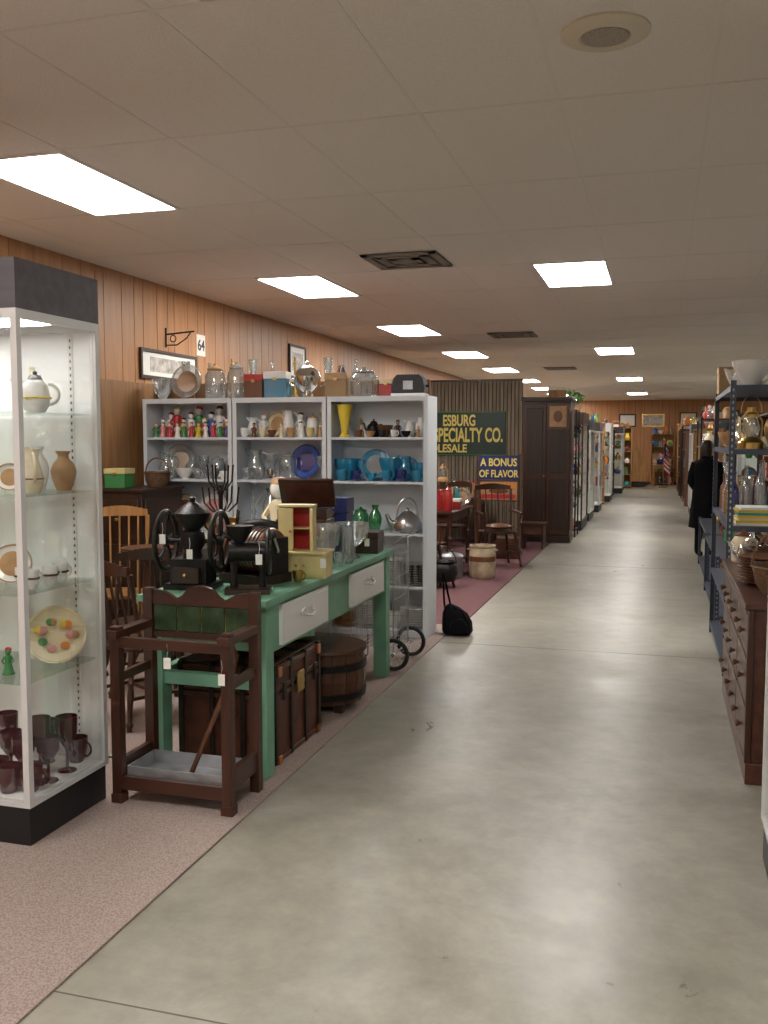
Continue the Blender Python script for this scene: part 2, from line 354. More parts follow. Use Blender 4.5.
def troffer(x,y):
    b=B('ceiling_light'); w,l=.28,.585
    b.box(x-.305,x-w,y-.61,y+.61,H-.012,H-.001,'lframe'); b.box(x+w,x+.305,y-.61,y+.61,H-.012,H-.001,'lframe')
    b.box(x-w,x+w,y-.61,y-l,H-.012,H-.001,'lframe'); b.box(x-w,x+w,y+l,y+.61,H-.012,H-.001,'lframe')
    b.box(x-w,x+w,y-l,y+l,H-.008,H-.002,'lens'); b.done()
for k in range(-2,9): troffer(-3.19,4.74+3.66*k)
for k in range(-1,4): troffer(-.75,8.4+7.32*k)  # first one, overhead and out of view, is added for lighting
for k in range(0,5): troffer(4.13,1.08+7.32*k)  # unseen column, added as fill light for the racks
for k in (2,3): troffer(4.13,4.74+7.32*k)  # more unseen fill lights added in that column
M['ventg']=pbr('vent_grey',(.26,.24,.21),.6); M['ventd']=pbr('vent_dark',(.11,.10,.09),.8)
for (vx,vy) in[(-1.97,7.35),(-1.97,12.9),(-1.97,19.2)]:
    b=B('ceiling_vent'); b.box(vx-.305,vx+.305,vy-.305,vy+.305,H-.008,H-.005,'ventd')
    for s in(0,1,2): 
        r=.30-s*.09
        for a in(0,1,2,3):
            b.M=T(vx,vy,0,a*PI/2); b.box(-r,r,r-.06,r,H-.02,H-.008-.001*s,'ventg')
    b.M=Matrix(); b.box(vx-.09,vx+.09,vy-.09,vy+.09,H-.018,H-.008,'ventg'); b.done()
M['spk']=pbr('speaker_rim',(.66,.60,.48),.6); M['spk2']=pbr('speaker_grille',(.36,.33,.28),.7,0,.2,90)
b=B('ceiling_speaker'); b.at(-.22,3.5,H-.001); b.lathe([(.155,0),(.155,-.008),(.13,-.02),(.09,-.022),(.085,-.016)],'spk',36); b.lathe([(.085,-.015),(.08,-.022),(0,-.022)],'spk2',36); b.done()
# ------------------------------------------------------------------ display cases
M['tube']=emi('case_light_tube',(1,.99,.97),34)
M['tube2']=emi('small_case_light_tube',(1,.98,.95),26)
def showcase(x0,x1,y0,y1,h,shelves,fas='fascia',fr='alum',light='tube',zb=.165):
    b=B('glass_display_case'); t=.028
    b.box(x0+.01,x1-.01,y0+.01,y1-.01,.009,zb,'black'); b.box(x0,x1,y0,y1,zb,zb+.02,fr); b.box(x0+.03,x1-.03,y0+.03,y1-.03,zb+.02,zb+.024,'casewhite')
    zt=h-.19; b.box(x0,x1,y0,y1,zt,h,fas); b.box(x0+.03,x1-.03,y0+.03,y1-.03,zt-.004,zt,'casewhite')
    for X in(x0,x1-t):
        for Y in(y0,y1-t): b.box(X,X+t,Y,Y+t,zb+.02,zt,fr)
    for Y in(y0,y1-t): b.box(x0+t,x1-t,Y,Y+t,zt-.035,zt,fr)
    for X in(x0,x1-t): b.box(X,X+t,y0+t,y1-t,zt-.035,zt-.0001,fr)
    b.box(x0+t,x1-t,y1-.018,y1-.006,zb+.02,zt-.035,'casewhite')
    b.box(x0+t,x1-t,y0+.01,y0+.012,zb+.02,zt-.035,'pane')
    for X in(x0+.010,x1-.014): b.box(X,X+.002,y0+t,y1-t,zb+.02,zt-.035,'pane')
    for z in shelves: b.box(x0+.03,x1-.03,y0+.03,y1-.03,z-.006,z,'gedge')
    for X in(x0+.12,(x0+x1)/2,x1-.13):
        b.box(X-.010,X+.010,y1-.024,y1-.0181,zb+.03,zt-.04,'lframe')
        z=zb+.05
        while z<zt-.05: b.box(X-.003,X+.003,y1-.0252,y1-.024,z,z+.012,'hole'); z+=.03
    if light:
        ym=(y0+y1)/2
        b.box(x0+.06,x1-.06,ym-.02,ym+.02,zt-.03,zt-.006,light)
        b.box(x0+.06,x1-.06,ym+.021,ym+.028,zt-.032,zt-.005,fr)
    return b.done()
showcase(-3.58,-2.36,3.07,3.62,2.31,[.656,1.01,1.40,1.73])
showcase(.40,1.6,3.2,3.80,2.31,[.656,1.01,1.40,1.73],light=None)
b=B('teapot'); b.at(-2.475,3.33,1.731,.8); teapot(b,'china',.17,.06,'black'); b.ring((0,0,.06),.062,.004,'yellow'); b.done()
b=B('ceramic_vase'); b.at(-2.47,3.5,1.401); vase(b,'tan',.17,.055); b.done()
b=B('ceramic_pitcher'); b.at(-2.47,3.28,1.401,-.7); pitcher(b,'cream',.18,.05); b.ring((0,0,.06),.051,.003,'brownc'); b.done()
b=B('patterned_cup_set')
for x,y in[(-2.45,3.36),(-2.47,3.46),(-2.54,3.3),(-2.46,3.25)]:
    b.at(x,y,1.011,1); cup(b,'china',.08,.032); b.ring((0,0,.045),.031,.005,'mahog')
b.done()
b=B('small_bottle_set')
for x,y,m,h in[(-2.54,3.42,'china',.16),(-2.60,3.48,'cream',.2),(-2.66,3.25,'tan',.13)]: b.at(x,y,1.731); (vase(b,m,h,.04) if m!='cream' else bottle(b,m,h,.03))
for x,y,m,h in[(-2.56,3.45,'china',.19),(-2.64,3.46,'brownc',.15)]: b.at(x,y,1.401); vase(b,m,h,.045)
b.done()
b=B('decorative_plate'); b.at(-2.485,3.44,.657,.5); splate(b,'cream',.125,'cream')
for i in range(11):
    a=i*.9; b.ell((.06*math.cos(a)*(1+.3*(i%2)),-.024,.127+.06*math.sin(a)),(.02,.006,.018),['pink','orange','tan','yellow','grn'][i%5],8)
b.done()
b=B('decorative_plate'); b.at(-2.62,3.34,1.011,.5); splate(b,'china',.085,'tan'); b.done()
b=B('decorative_plate'); b.at(-2.62,3.34,1.401,.5); splate(b,'china',.06,'tan'); b.done()
b=B('frog_figurine'); b.at(-2.56,3.22,.657,.3); figurine(b,'grn',.11,'grn','red'); b.done()
b=B('ruby_glassware')
for i,(x,y) in enumerate([(-2.44,3.18),(-2.44,3.30),(-2.44,3.43),(-2.52,3.15),(-2.53,3.26),(-2.54,3.38),(-2.62,3.2),(-2.64,3.32),(-2.70,3.16),(-2.47,3.54),(-2.6,3.5),(-2.72,3.4)]):
    b.at(x,y,.1905); goblet(b,'ruby',.14+.05*(i%3),.048) if i%3 else cup(b,'ruby',.11,.052)
b.done()
b=B('glassware_collection'); 
for z in(1.01,1.40,1.73,.656): fill(b,-3.5,-2.72,3.2,3.5,z,.2,.14)
b.done()
# ------------------------------------------------------------------ green table
b=B('green_work_table',.004,2); X0,X1,Y0,Y1=-2.40,-1.76,4.02,6.12
for i in range(4): 
    w=(X1-X0+.04)/4; b.box(X0-.02+i*w+.001,X0-.02+(i+1)*w-.001,Y0-.04,Y1+.04,.84,.872,'green')
L=.09
for x in(X0,X1-L):
    for y in(Y0,Y1-L): b.box(x,x+L,y,y+L,.0095,.839,'green')
b.box(X0+L,X1-L,Y0+.01,Y0+.035,.62,.839,'green'); b.box(X0+L,X1-L,Y1-.035,Y1-.01,.62,.839,'green')
b.box(X0+.01,X0+.035,Y0+L,Y1-L,.62,.839,'green')
b.box(X1-.03,X1-.01,Y0+L,Y1-L,.60,.839,'green')
b.box(X0+L,X1-L,Y0+.02,Y0+.07,.43,.49,'green'); b.box(X0+.02,X0+.07,Y0+L,Y1-L,.43,.49,'green')
for y0,y1 in((4.2,4.86),(5.27,5.95)):
    b.box(X1-.012,X1+.008,y0,y1,.62,.82,'white'); b.box(X1+.008,X1+.012,y0+.025,y1-.025,.64,.80,'white')
    yc=(y0+y1)/2
    b.tube([(X1+.012,yc-.07,.735),(X1+.035,yc-.06,.725),(X1+.04,yc,.712),(X1+.035,yc+.06,.725),(X1+.012,yc+.07,.735)],.006,'white',6)
    for s in(-1,1): b.ell((X1+.014,yc+s*.075,.737),(.005,.026,.018),'white',8); b.ell((X1+.014,yc+s*.045,.748),(.004,.02,.01),'china',8)
b.done()
b=B('hall_umbrella_stand',.003); X0,X1,Y0,Y1=-2.31,-1.73,3.57,3.90
for x in(X0,X1-.045):
    b.box(x,x+.045,Y0,Y0+.045,.0095,.80,'mahog'); b.box(x-.005,x+.05,Y0-.005,Y0+.05,.0095,.05,'mahog')
    b.box(x,x+.045,Y1-.045,Y1,.0095,.93,'mahog')
    b.box(x-.003,x+.048,Y0-.02,Y1-.046,.75,.785,'mahogy'); b.box(x+.008,x+.037,Y0+.046,Y1-.046,.11,.20,'mahogy'); b.box(x+.01,x+.035,Y0+.046,Y1-.046,.55,.59,'mahogy')
b.box(X0+.046,X1-.046,Y0+.005,Y0+.035,.71,.755,'mahogx'); b.box(X0+.046,X1-.046,Y0+.005,Y0+.035,.07,.13,'mahogx')
b.box(X0+.046,X1-.046,Y1-.035,Y1-.01,.07,.15,'mahogx'); b.box(X0+.046,X1-.046,Y1-.035,Y1-.01,.70,.73,'mahogx')
n=16; top=[]
for i in range(n+1):
    u=i/n; x=X0+.046+(X1-X0-.092)*u; top.append((x,.885+.045*abs(math.cos(2*PI*u))*(1 if .1<u<.9 else .9)+(.02 if .35<u<.65 else 0)))
b.prism([(X1-.046,.855),(X0+.046,.855)]+top,Y1-.035,Y1-.012,'mahogx')
tw=(X1-X0-.092)/4
for i in range(4): b.box(X0+.046+i*tw+.004,X0+.046+(i+1)*tw-.004,Y1-.032,Y1-.018,.733,.852,'mint')
b.box(X0+.046,X1-.046,Y1-.017,Y1-.012,.73,.856,'signyel')
b.box(X0+.05,X1-.05,Y0+.05,Y1-.05,.10,.105,'galv')
for a in((X0+.05,X1-.05,Y0+.045,Y0+.05),(X0+.05,X1-.05,Y1-.05,Y1-.045)): b.box(*a,.10,.165,'galv')
for a in((X0+.045,X0+.05,Y0+.05,Y1-.05),(X1-.05,X1-.045,Y0+.05,Y1-.05)): b.box(*a,.10,.165,'galv')
tag(b,-1.765,3.56,.63); tag(b,-2.03,3.575,.68,.2)
b.done()
b=B('walking_cane'); b.tube([(-1.98,3.66,.118),(-1.89,3.70,.35),(-1.81,3.76,.58),(-1.795,3.77,.66),(-1.81,3.76,.71),(-1.85,3.75,.70)],.012,'brown',8); b.done()
b=B('steamer_trunk',.004); X0,X1,Y0,Y1,Z=-2.32,-1.80,4.2,4.83,.50
b.box(X0,X1,Y0,Y1,.0095,.36,'leather'); b.box(X0,X1,Y0,Y1,.363,Z,'leather')
for y in(Y0+.0,Y0+.2,Y0+.4,Y1-.03): b.box(X1,X1+.012,y,y+.03,.01,Z+.01,'band'); b.box(X0,X1,y,y+.03,Z,Z+.012,'band')
for x in(X0,X0+.17,X0+.34,X1-.03): b.box(x,x+.03,Y0-.012,Y0,.01,Z+.01,'band'); b.box(x,x+.03,Y0,Y1,Z+.012,Z+.018,'brown')
for z in(.012,.335,.375,Z-.03): b.box(X1,X1+.008,Y0,Y1,z,z+.025,'brown'); b.box(X0,X1,Y0-.008,Y0,z,z+.025,'brown')
b.box(X1+.012,X1+.022,Y0+.27,Y0+.36,.31,.42,'brass'); 
for y in(Y0+.1,Y1-.1): b.box(X1+.012,X1+.02,y-.02,y+.02,.32,.41,'iron')
for y in(Y0+.02,Y1-.06): b.box(X1+.008,X1+.022,y,y+.04,.01,.05,'copper'); b.box(X1+.008,X1+.022,y,y+.04,Z-.05,Z,'copper')
b.tube([(-2.12,Y0-.012,.28),(-2.10,Y0-.035,.25),(-2.02,Y0-.035,.25),(-2.0,Y0-.012,.28)],.01,'leather',6)
b.done()
b=B('wooden_barrel_tub'); b.at(-1.93,5.3,0)
for i in range(18):
    a0=2*PI*i/18+.01;a1=2*PI*(i+1)/18-.01
    for j,(r0,z0,r1,z1) in enumerate([(.225,.06,.245,.2),(.245,.2,.235,.36)]):
        vs=[(r*math.cos(a),r*math.sin(a),z) for r,z in((r0,z0),(r1,z1),(r1-.02,z1),(r0-.02,z0)) for a in(a0,a1)]
        b.add(vs,[(0,1,3,2),(2,3,5,4),(4,5,7,6),(6,7,1,0),(0,2,4,6),(1,7,5,3)],'brown')
b.lathe([(.246,.09),(.248,.125),(.232,.125)],'iron',30); b.lathe([(.250,.26),(.247,.30),(.23,.30)],'iron',30)
b.lathe([(.215,.07),(.215,.34),(0,.345)],'dark',30); b.lathe([(.25,.361),(.255,.37),(.25,.385),(0,.39)],'brown',30)
for i in range(4):
    a=PI/4+i*PI/2; b.cb((.19*math.cos(a),.19*math.sin(a),.038),(.05,.05,.055),'dark')
b.done()
b=B('folding_wire_cart')
for (x,y) in((-1.76,6.21),(-1.76,6.68)):
    b.ring((x,y,.126),.10,.015,'rubber','Y',28,8)
    for i in range(8):
        a=PI*i/8; b.cyl((x-.095*math.cos(a),y,.126-.095*math.sin(a)),(x+.095*math.cos(a),y,.126+.095*math.sin(a)),.0018,'steel',n=5)
    b.cyl((x,y-.02,.126),(x,y+.02,.126),.014,'steel')
b.cyl((-1.76,6.21,.126),(-1.76,6.68,.126),.006,'steel')
x0,x1,y0,y1,z0,z1=-2.08,-1.77,6.25,6.64,.17,.80
for z in(z0,.32,.5,.65,z1): b.tube([(x0,y0,z),(x1,y0,z),(x1,y1,z),(x0,y1,z)],.003,'galv',5,True)
for i in range(9):
    x=x0+(x1-x0)*i/8; b.cyl((x,y0,z0),(x,y0,z1),.002,'galv',n=5); b.cyl((x,y1,z0),(x,y1,z1),.002,'galv',n=5); b.cyl((x,y0,z0),(x,y1,z0),.002,'galv',n=5)
for i in range(10):
    y=y0+(y1-y0)*i/9; b.cyl((x0,y,z0),(x0,y,z1),.002,'galv',n=5); b.cyl((x1,y,z0),(x1,y,z1),.002,'galv',n=5)
b.tube([(x1,y0,.126),(x1,y0,.9),(x1+.05,y0,.94),(x1+.05,y1,.94),(x1,y1,.9),(x1,y1,.126)],.006,'galv',6)
b.tube([(x0,y0,z0),(x0,y0,.016),(x0,y1,.016),(x0,y1,z0)],.004,'iron',5)
b.done()
# ------------------------------------------------------------------ on the table
Z=.8725
b=B('cast_iron_coffee_mill'); b.at(-2.26,4.26,Z,.12,.95)
b.box(-.13,.13,-.10,.10,0,.03,'iron'); b.box(-.10,.10,-.08,.08,.03,.16,'iron'); b.lathe([(.05,.16),(.045,.2),(.07,.24),(.06,.3),(.03,.32)],'iron')
b.lathe([(.03,.30),(.085,.36),(.095,.40),(.05,.44),(.015,.46),(.02,.48),(0,.49)],'iron')
b.cyl((-.16,0,.25),(.16,0,.25),.012,'iron')
for x in(-.15,.15):
    b.ring((x,0,.25),.155,.014,'iron','X',30,8)
    for i in range(5):
        a=2*PI*i/5; b.tube([(x,0,.25),(x,.08*math.cos(a+.3),.25+.08*math.sin(a+.3)),(x,.15*math.cos(a),.25+.15*math.sin(a))],.009,'iron',6)
    b.ell((x,0,.25),(.02,.03,.03),'iron')
b.box(-.07,.07,-.12,-.08,.04,.12,'dark'); b.ell((0,-.125,.08),(.012,.012,.012),'brass')
tag(b,.03,-.13,.22); tag(b,-.1,-.17,.3)
b.done()
b=B('cast_iron_corn_sheller'); b.at(-1.93,4.20,Z,.35)
b.box(-.11,.11,-.08,.08,0,.025,'dark'); b.cyl((-.07,0,.025),(-.07,0,.25),.018,'iron'); b.cyl((.07,0,.025),(.07,0,.2),.018,'iron')
b.cyl((-.09,0,.2),(.09,0,.2),.05,'iron',n=18); b.ring((.10,0,.2),.105,.012,'iron','X',28,8)
for i in range(6):
    a=PI*i/6; b.cyl((.10,-.1*math.cos(a),.2-.1*math.sin(a)),(.10,.1*math.cos(a),.2+.1*math.sin(a)),.006,'iron',n=6)
b.lathe([(.02,.24),(.06,.30),(.07,.33),(.06,.33)],'iron',14,(-.04,0,0)); tag(b,.06,-.11,.2)
b.done()
b=B('antique_wire_egg_stand'); b.at(-2.32,4.70,Z,0)
b.lathe([(.08,0),(.075,.012),(.02,.03),(.013,.1),(.022,.14),(.012,.18),(.012,.44),(.02,.46),(.012,.48),(.012,.50)],'iron')
for k,(zz,rr) in enumerate([(.27,.11),(.40,.10),(.52,.07)]):
    for i in range(6):
        a=i*PI/3+k*.3; c,s=math.cos(a),math.sin(a)
        b.tube([(0,0,zz-.03),(.4*rr*c,.4*rr*s,zz-.05),(.9*rr*c,.9*rr*s,zz),(rr*c,rr*s,zz+.09)],.005,'iron',6)
tag(b,-.06,-.08,.25); tag(b,.07,-.08,.36)
b.done()
b=B('antique_adding_machine',.003); b.at(-2.04,4.53,Z,-.3)
b.box(-.15,.15,-.12,.12,0,.05,'dark'); b.lathe([(.0,-.13),(.11,-.13),(.12,-.11),(.12,.11),(.11,.13),(0,.13)],'brownc',24,(0,0,.17),Matrix.Rotation(PI/2,4,'Y'))
for i in range(9): b.ring((-.10+i*.025,0,.17),.122,.004,'iron','X',24,5)
b.cyl((.13,0,.17),(.16,0,.17),.01,'steel'); b.cyl((.16,0,.17),(.16,-.04,.25),.008,'steel'); b.ell((.16,-.04,.26),(.018,.018,.02),'black')
for s in(-1,1): b.prism([(s*.14-.012,.05),(s*.14+.012,.05),(s*.14+.012,.24),(s*.14-.012,.24)],-.09,.09,'iron')
b.done()
b=B('antique_sewing_machine',.002); b.at(-2.22,5.02,Z,.2,.9)
b.box(-.2,.2,-.09,.09,0,.05,'dark'); b.tube([(.14,0,.05),(.14,0,.2),(.11,0,.27),(0,0,.29),(-.1,0,.28),(-.14,0,.25)],lambda t:.04-.008*t,'iron',10); b.cyl((-.14,0,.27),(-.14,0,.12),.022,'iron'); b.cyl((-.14,0,.12),(-.14,0,.055),.006,'steel')
b.ring((.2,0,.24),.065,.012,'iron','X'); b.cyl((.13,0,.24),(.21,0,.24),.02,'iron'); b.tube([(-.05,0,.3),(-.05,0,.4),(.02,.02,.5)],.004,'steel',5)
b.done()
b=B('toy_cupboard',.002); b.at(-1.87,4.80,Z,.12)
b.box(-.14,.14,-.09,.09,0,.13,'ivory'); b.box(-.15,.15,-.1,.1,.13,.142,'ivory'); 
for x in(-.07,.07): b.box(x-.06,x+.06,-.096,-.0901,.015,.118,'ivory'); b.ell((x*.3+(.0),-.1,.07),(.007,.007,.007),'brass',8)
b.box(-.14,-.13,-.02,.08,.142,.38,'ivory'); b.box(.04,.05,-.02,.08,.142,.38,'ivory'); b.box(-.13,.04,.07,.08,.142,.38,'red'); b.box(-.145,.055,-.025,.085,.38,.392,'ivory'); b.box(-.13,.04,-.02,.07,.26,.266,'ivory')
o=b.M; b.M=o@T(-.135,-.021,0,-.25); b.box(0,.09,-.008,0,.145,.375,'ivory'); b.ell((.075,-.013,.25),(.006,.006,.006),'red',8); b.M=o@T(.045,-.021,0,-1.2); b.box(0,.09,-.008,0,.145,.375,'ivory'); b.M=o
tag(b,.13,-.1,.11)
b.done()
b=B('wooden_crate',.003); b.at(-2.07,5.34,Z,.1); cbox(b,'dark',.30,.22,.27,'brown'); b.done()
b=B('writing_box',.003); b.at(-2.07,5.34,Z+.2705,.15)
b.box(-.15,.15,-.10,.10,0,.06,'dark'); b.M=b.M@T(0,.10,.062,0,1,.55); b.box(-.17,.17,-.0,.02,.0,.20,'mahogx'); b.box(-.14,.14,-.003,0,.02,.18,'leather')
b.done()
b=B('crystal_vase'); b.at(-1.87,5.08,Z); 
b.lathe([(.07,0),(.065,.02),(.035,.05),(.07,.09),(.09,.15),(.085,.2),(.11,.26),(.1,.26),(.075,.2),(.08,.15),(.02,.06)],'clear',12); b.done()
b=B('crystal_punch_bowl'); b.at(-1.90,5.64,Z); b.lathe([(.08,0),(.04,.03),(.04,.06),(.1,.1),(.13,.17),(.14,.22),(.13,.22),(.09,.11),(0,.08)],'clear',16); b.done()
b=B('glass_hurricane_shade'); b.at(-1.82,5.38,Z); b.lathe([(.035,0),(.045,.02),(.055,.08),(.045,.15),(.04,.22),(.038,.22),(.04,.15),(.05,.08)],'clear',18); b.done()
b=B('navy_gift_box',.002); b.at(-2.10,5.98,Z,.05); cbox(b,'navy',.2,.17,.36); b.done()
b=B('wooden_cigar_box',.002); b.at(-1.87,5.96,Z,.1); cbox(b,'dark',.18,.2,.14); tag(b,.02,-.11,.1); b.done()
b=B('porcelain_doll'); b.at(-2.35,5.60,Z,-.3); figurine(b,'cream',.5,'china','tan'); b.done()
b=B('table_clutter')
b.at(-2.24,5.82,Z+.001); candlestick(b,'silver',.38,.045); b.at(-2.12,5.68,Z+.001); bottle(b,'cobalt',.24,.035); b.at(-1.81,5.22,Z+.001) ; cup(b,'clear',.08,.03)
b.at(-1.82,4.58,Z+.001); cup(b,'brass',.06,.03); b.at(-2.33,4.46,Z+.001); bottle(b,'brownc',.2,.03)
b.done()
# ------------------------------------------------------------------ white bookcases
SZ=[.06,.43,.86,1.28,1.64]; DX=-.045
for (x0,x1) in((-4.30,-3.455),(-3.445,-2.605),(-2.595,-1.745)):
    x0+=DX; x1+=DX
    b=B('white_bookcase'); y0,y1=7.32,7.64
    b.box(x0,x0+.02,y0,y1,.0095,1.95,'shelfwhite'); b.box(x1-.02,x1,y0,y1,.0095,1.95,'shelfwhite'); b.box(x0+.02,x1-.02,y1-.01,y1,.0095,1.95,'shelfwhite')
    b.box(x0,x1,y0,y1,1.95,1.972,'shelfwhite')
    b.box(x0,x0+.035,y0-.008,y0,.0095,1.972,'shelfwhite'); b.box(x1-.035,x1,y0-.008,y0,.0095,1.972,'shelfwhite'); b.box(x0+.035,x1-.035,y0-.008,y0,1.93,1.972,'shelfwhite')
    b.box(x0+.02,x1-.02,y0+.01,y0+.03,.0095,.042,'shelfwhite')
    for z in SZ: b.box(x0+.02,x1-.02,y0,y1-.01,z-.02,z,'shelfwhite')
    b.done()
def row(name,x0,x1,z,items,y=7.44,jit=.02):
    b=B(name); n=len(items)
    for i,f in enumerate(items):
        b.at(x0+(i+.5)*(x1-x0)/n,y+rng.uniform(-jit,jit),z+.001,rng.uniform(-.25,.25)); f(b)
    return b.done()
def F(f,*a,**k): return lambda b:f(b,*a,**k)
A0,A1=-4.26+DX,-3.50+DX; B0,B1=-3.41+DX,-2.64+DX; C0,C1=-2.55+DX,-1.79+DX
row('figurine_collection',A0,A1,SZ[4],[F(figurine,['red','china','red','yellow','china','grn','red','blue','china','orange','red'][i],.17+.05*(i%3),'china',['brownc','red','yellow','black'][i%4]) for i in range(11)],7.53)
row('figurine_collection',A0,A1,SZ[4],[F(figurine,['grn','pink','red','china','grn','red','yellow','china','red','grn','blue'][i],.13,'cream',['red','brownc'][i%2]) for i in range(11)],7.40,.01)
row('glassware_collection',A0,A1,SZ[3],[F(pitcher,'clear',.22,.07),F(splate,'clear',.15,'silver'),F(vase,'clear',.2,.07),F(goblet,'clear',.2,.045),F(jar,'clear',.2,.07),F(vase,'clear',.22,.06)],7.52)
row('glassware_collection',A0,A1,SZ[3],[F(cup,'china'),F(cup,'clear',.08,.045),F(bowl,'china',.09,.08),F(cup,'clear',.09,.04),F(bowl,'clear',.09,.08),F(cup,'china')],7.38,.01)
row('china_collection',A0,A1,SZ[2],[F(teapot,'china',.2,.09),F(splate,'cream',.14,'brownc'),F(bowl,'cream',.17,.1),F(splate,'china',.15,'pink'),F(pitcher,'china',.22,.06)],7.52)
row('china_collection',A0,A1,SZ[2],[F(bowl,'brass',.09,.08),F(cup,'china',.09,.045),F(figurine,'tan',.17),F(bowl,'brass',.1,.08),F(cup,'pink',.08,.04)],7.38,.01)
row('china_collection',A0,A1,SZ[1],[F(stack,'china'),F(bowl,'china',.1,.1),F(jar,'cream'),F(stack,'cream')])
row('china_collection',B0,B1,SZ[4],[F(pitcher,'china',.17,.05),F(figurine,'china',.2),F(splate,'cream',.11,'tan'),F(pitcher,'china',.23,.06),F(figurine,'china',.21,'china','brownc'),F(jar,'china',.2,.05,'tan'),F(pitcher,'ivory',.2,.05)],7.53)
row('china_collection',B0,B1,SZ[4],[F(cup,'china',.08,.035),F(figurine,'brownc',.12,'tan','black'),F(cup,'cream',.08,.035),F(bowl,'brownc',.06,.04),F(figurine,'cream',.12),F(cup,'tan',.08,.035),F(figurine,'china',.13,'china','black'),F(cup,'ivory',.08,.035),F(figurine,'tan',.11)],7.38,.01)
row('glassware_collection',B0,B1,SZ[3],[F(pitcher,'clear',.25,.085),F(goblet,'clear',.22,.05),F(jar,'clear',.24,.08),F(splate,'blue',.15,'cobalt'),F(goblet,'clear',.2,.045)],7.52)
row('glassware_collection',B0,B1-.3,SZ[3],[F(cup,'clear',.1,.045),F(bowl,'clear',.1,.06),F(cup,'silver',.09,.04),F(goblet,'clear',.13,.03)],7.37,.01)
row('glassware_collection',B0,B1,SZ[2],[F(candlestick,'clear',.34,.06),F(vase,'clear',.34,.08),F(bowl,'clear',.14,.1),F(candlestick,'silver',.36,.06),F(teapot,'china',.2,.09)],7.5)
row('china_collection',B0,B1,SZ[1],[F(stack,'china'),F(bowl,'china',.1,.1),F(jar,'cream'),F(stack,'cream')])
row('small_ornament_collection',C0+.14,C1,SZ[4],[F(candlestick,'brass',.16,.03),F(teapot,'iron',.15,.06),F(bowl,'brownc',.1,.07),F(figurine,'dark',.14,'tan','dark'),F(pitcher,'china',.13,.05),F(vase,'china',.16,.05)],7.5)
row('small_ornament_collection',C0+.16,C1,SZ[4],[F(cup,'brownc',.06,.03),F(bowl,'tan',.05,.045),F(cup,'black',.06,.035),F(cup,'china',.06,.03),F(bowl,'iron',.05,.04),F(figurine,'tan',.09)],7.37,.01)
b=B('yellow_vase'); b.at(C0+.07,7.43,SZ[4]+.001); tallvase(b,'yellow',.27,.065); b.done()
row('aqua_glass_collection',C0,C1,SZ[3],[F(bowl,'aqua',.18,.12),F(goblet,'aqua',.17,.05),F(splate,'aqua',.13,'clear'),F(bowl,'aqua',.19,.10),F(pitcher,'aqua',.2,.065),F(cup,'aqua',.15,.065)],7.52)
row('aqua_glass_collection',C0,C1,SZ[3],[F(cup,'aqua',.09,.05),F(cup,'cobalt',.08,.04),F(bowl,'aqua',.07,.05),F(cup,'aqua',.09,.045),F(cup,'cobalt',.10,.045),F(cup,'aqua',.09,.045)],7.37,.01)
row('green_glass_collection',C0,C1-.36,SZ[2],[F(goblet,'greeng',.2,.05),F(jar,'greeng',.2,.065),F(vase,'greeng',.22,.055)])
b=B('steel_kettle'); b.at(-1.99,7.44,SZ[2]+.001,.3); r=.115
b.lathe([(r*.8,0),(r,.02),(r*1.02,.07),(r*.85,.12),(r*.45,.155),(r*.3,.16)],'steel',26); b.lathe([(r*.45,.157),(r*.35,.17),(.015,.175),(.012,.19),(.02,.2),(0,.205)],'steel',20)
b.tube([(-r*.8,0,.06),(-r*1.25,0,.09),(-r*1.5,0,.15)],lambda t:.03-.016*t,'steel',10)
b.tube([(r*.75*math.cos(PI*i/12),0,.13+.15*math.sin(PI*i/12)) for i in range(13)],.009,'steel',8); b.done()
row('pot_and_pan_collection',C0,C1,SZ[1],[F(stack,'steel',.12,8),F(bowl,'galv',.14,.11),F(stack,'china',.11,14),F(stack,'silver',.12,12)])
row('dinner_plate_stack',C0,C1,SZ[0],[F(stack,'tan',.12,10),F(stack,'china',.12,14),F(bowl,'china',.12,.11),F(stack,'china',.12,12)])
row('dinner_plate_stack',A0,A1,SZ[0],[F(stack,'china',.12,14),F(bowl,'china',.12,.11),F(stack,'china',.12,12)])
ZT=1.973
b=B('silver_tray'); b.at(-3.97,7.42,ZT); splate(b,'clear',.15,'silver'); b.done()
b=B('crystal_bowl'); b.at(-4.23,7.46,ZT); bowl(b,'clear',.18,.095); b.done()
b=B('glass_canister'); b.at(-3.72,7.46,ZT); jar(b,'clear',.3,.09,'tan'); b.done()
b=B('glass_canister'); b.at(-3.52,7.46,ZT); jar(b,'clear',.31,.08,'clear'); b.done()
b=B('gift_box',.002); b.at(-3.34,7.46,ZT,.1); cbox(b,'brownc',.16,.14,.2,'red'); b.done()
b=B('blue_tin',.002); b.at(-3.14,7.46,ZT,.1); cbox(b,'aqua',.19,.15,.22,'china'); b.done()
b=B('silver_tureen'); b.at(-2.86,7.44,ZT,.2,1.08); b.lathe([(.06,0),(.05,.02),(.03,.04),(.08,.08),(.1,.13),(.105,.16)],'silver',24); b.lathe([(.105,.16),(.09,.2),(.05,.235),(.015,.25),(.02,.27),(0,.285)],'silver',24); handle(b,'silver',.1,.09,.15,.04); b.M=b.M@Matrix.Rotation(PI,4,'Z'); handle(b,'silver',.1,.09,.15,.04); b.done()
b=B('hat_box',.002); b.at(-2.60,7.46,ZT,.1); cbox(b,'card',.18,.15,.2,'tan'); b.done()
b=B('glass_cookie_jar'); b.at(-2.36,7.44,ZT); jar(b,'clear',.24,.115,'clear'); b.done()
b=B('red_tin',.002); b.at(-2.17,7.46,ZT,.1); cbox(b,'red',.1,.12,.14,'cream'); b.done()
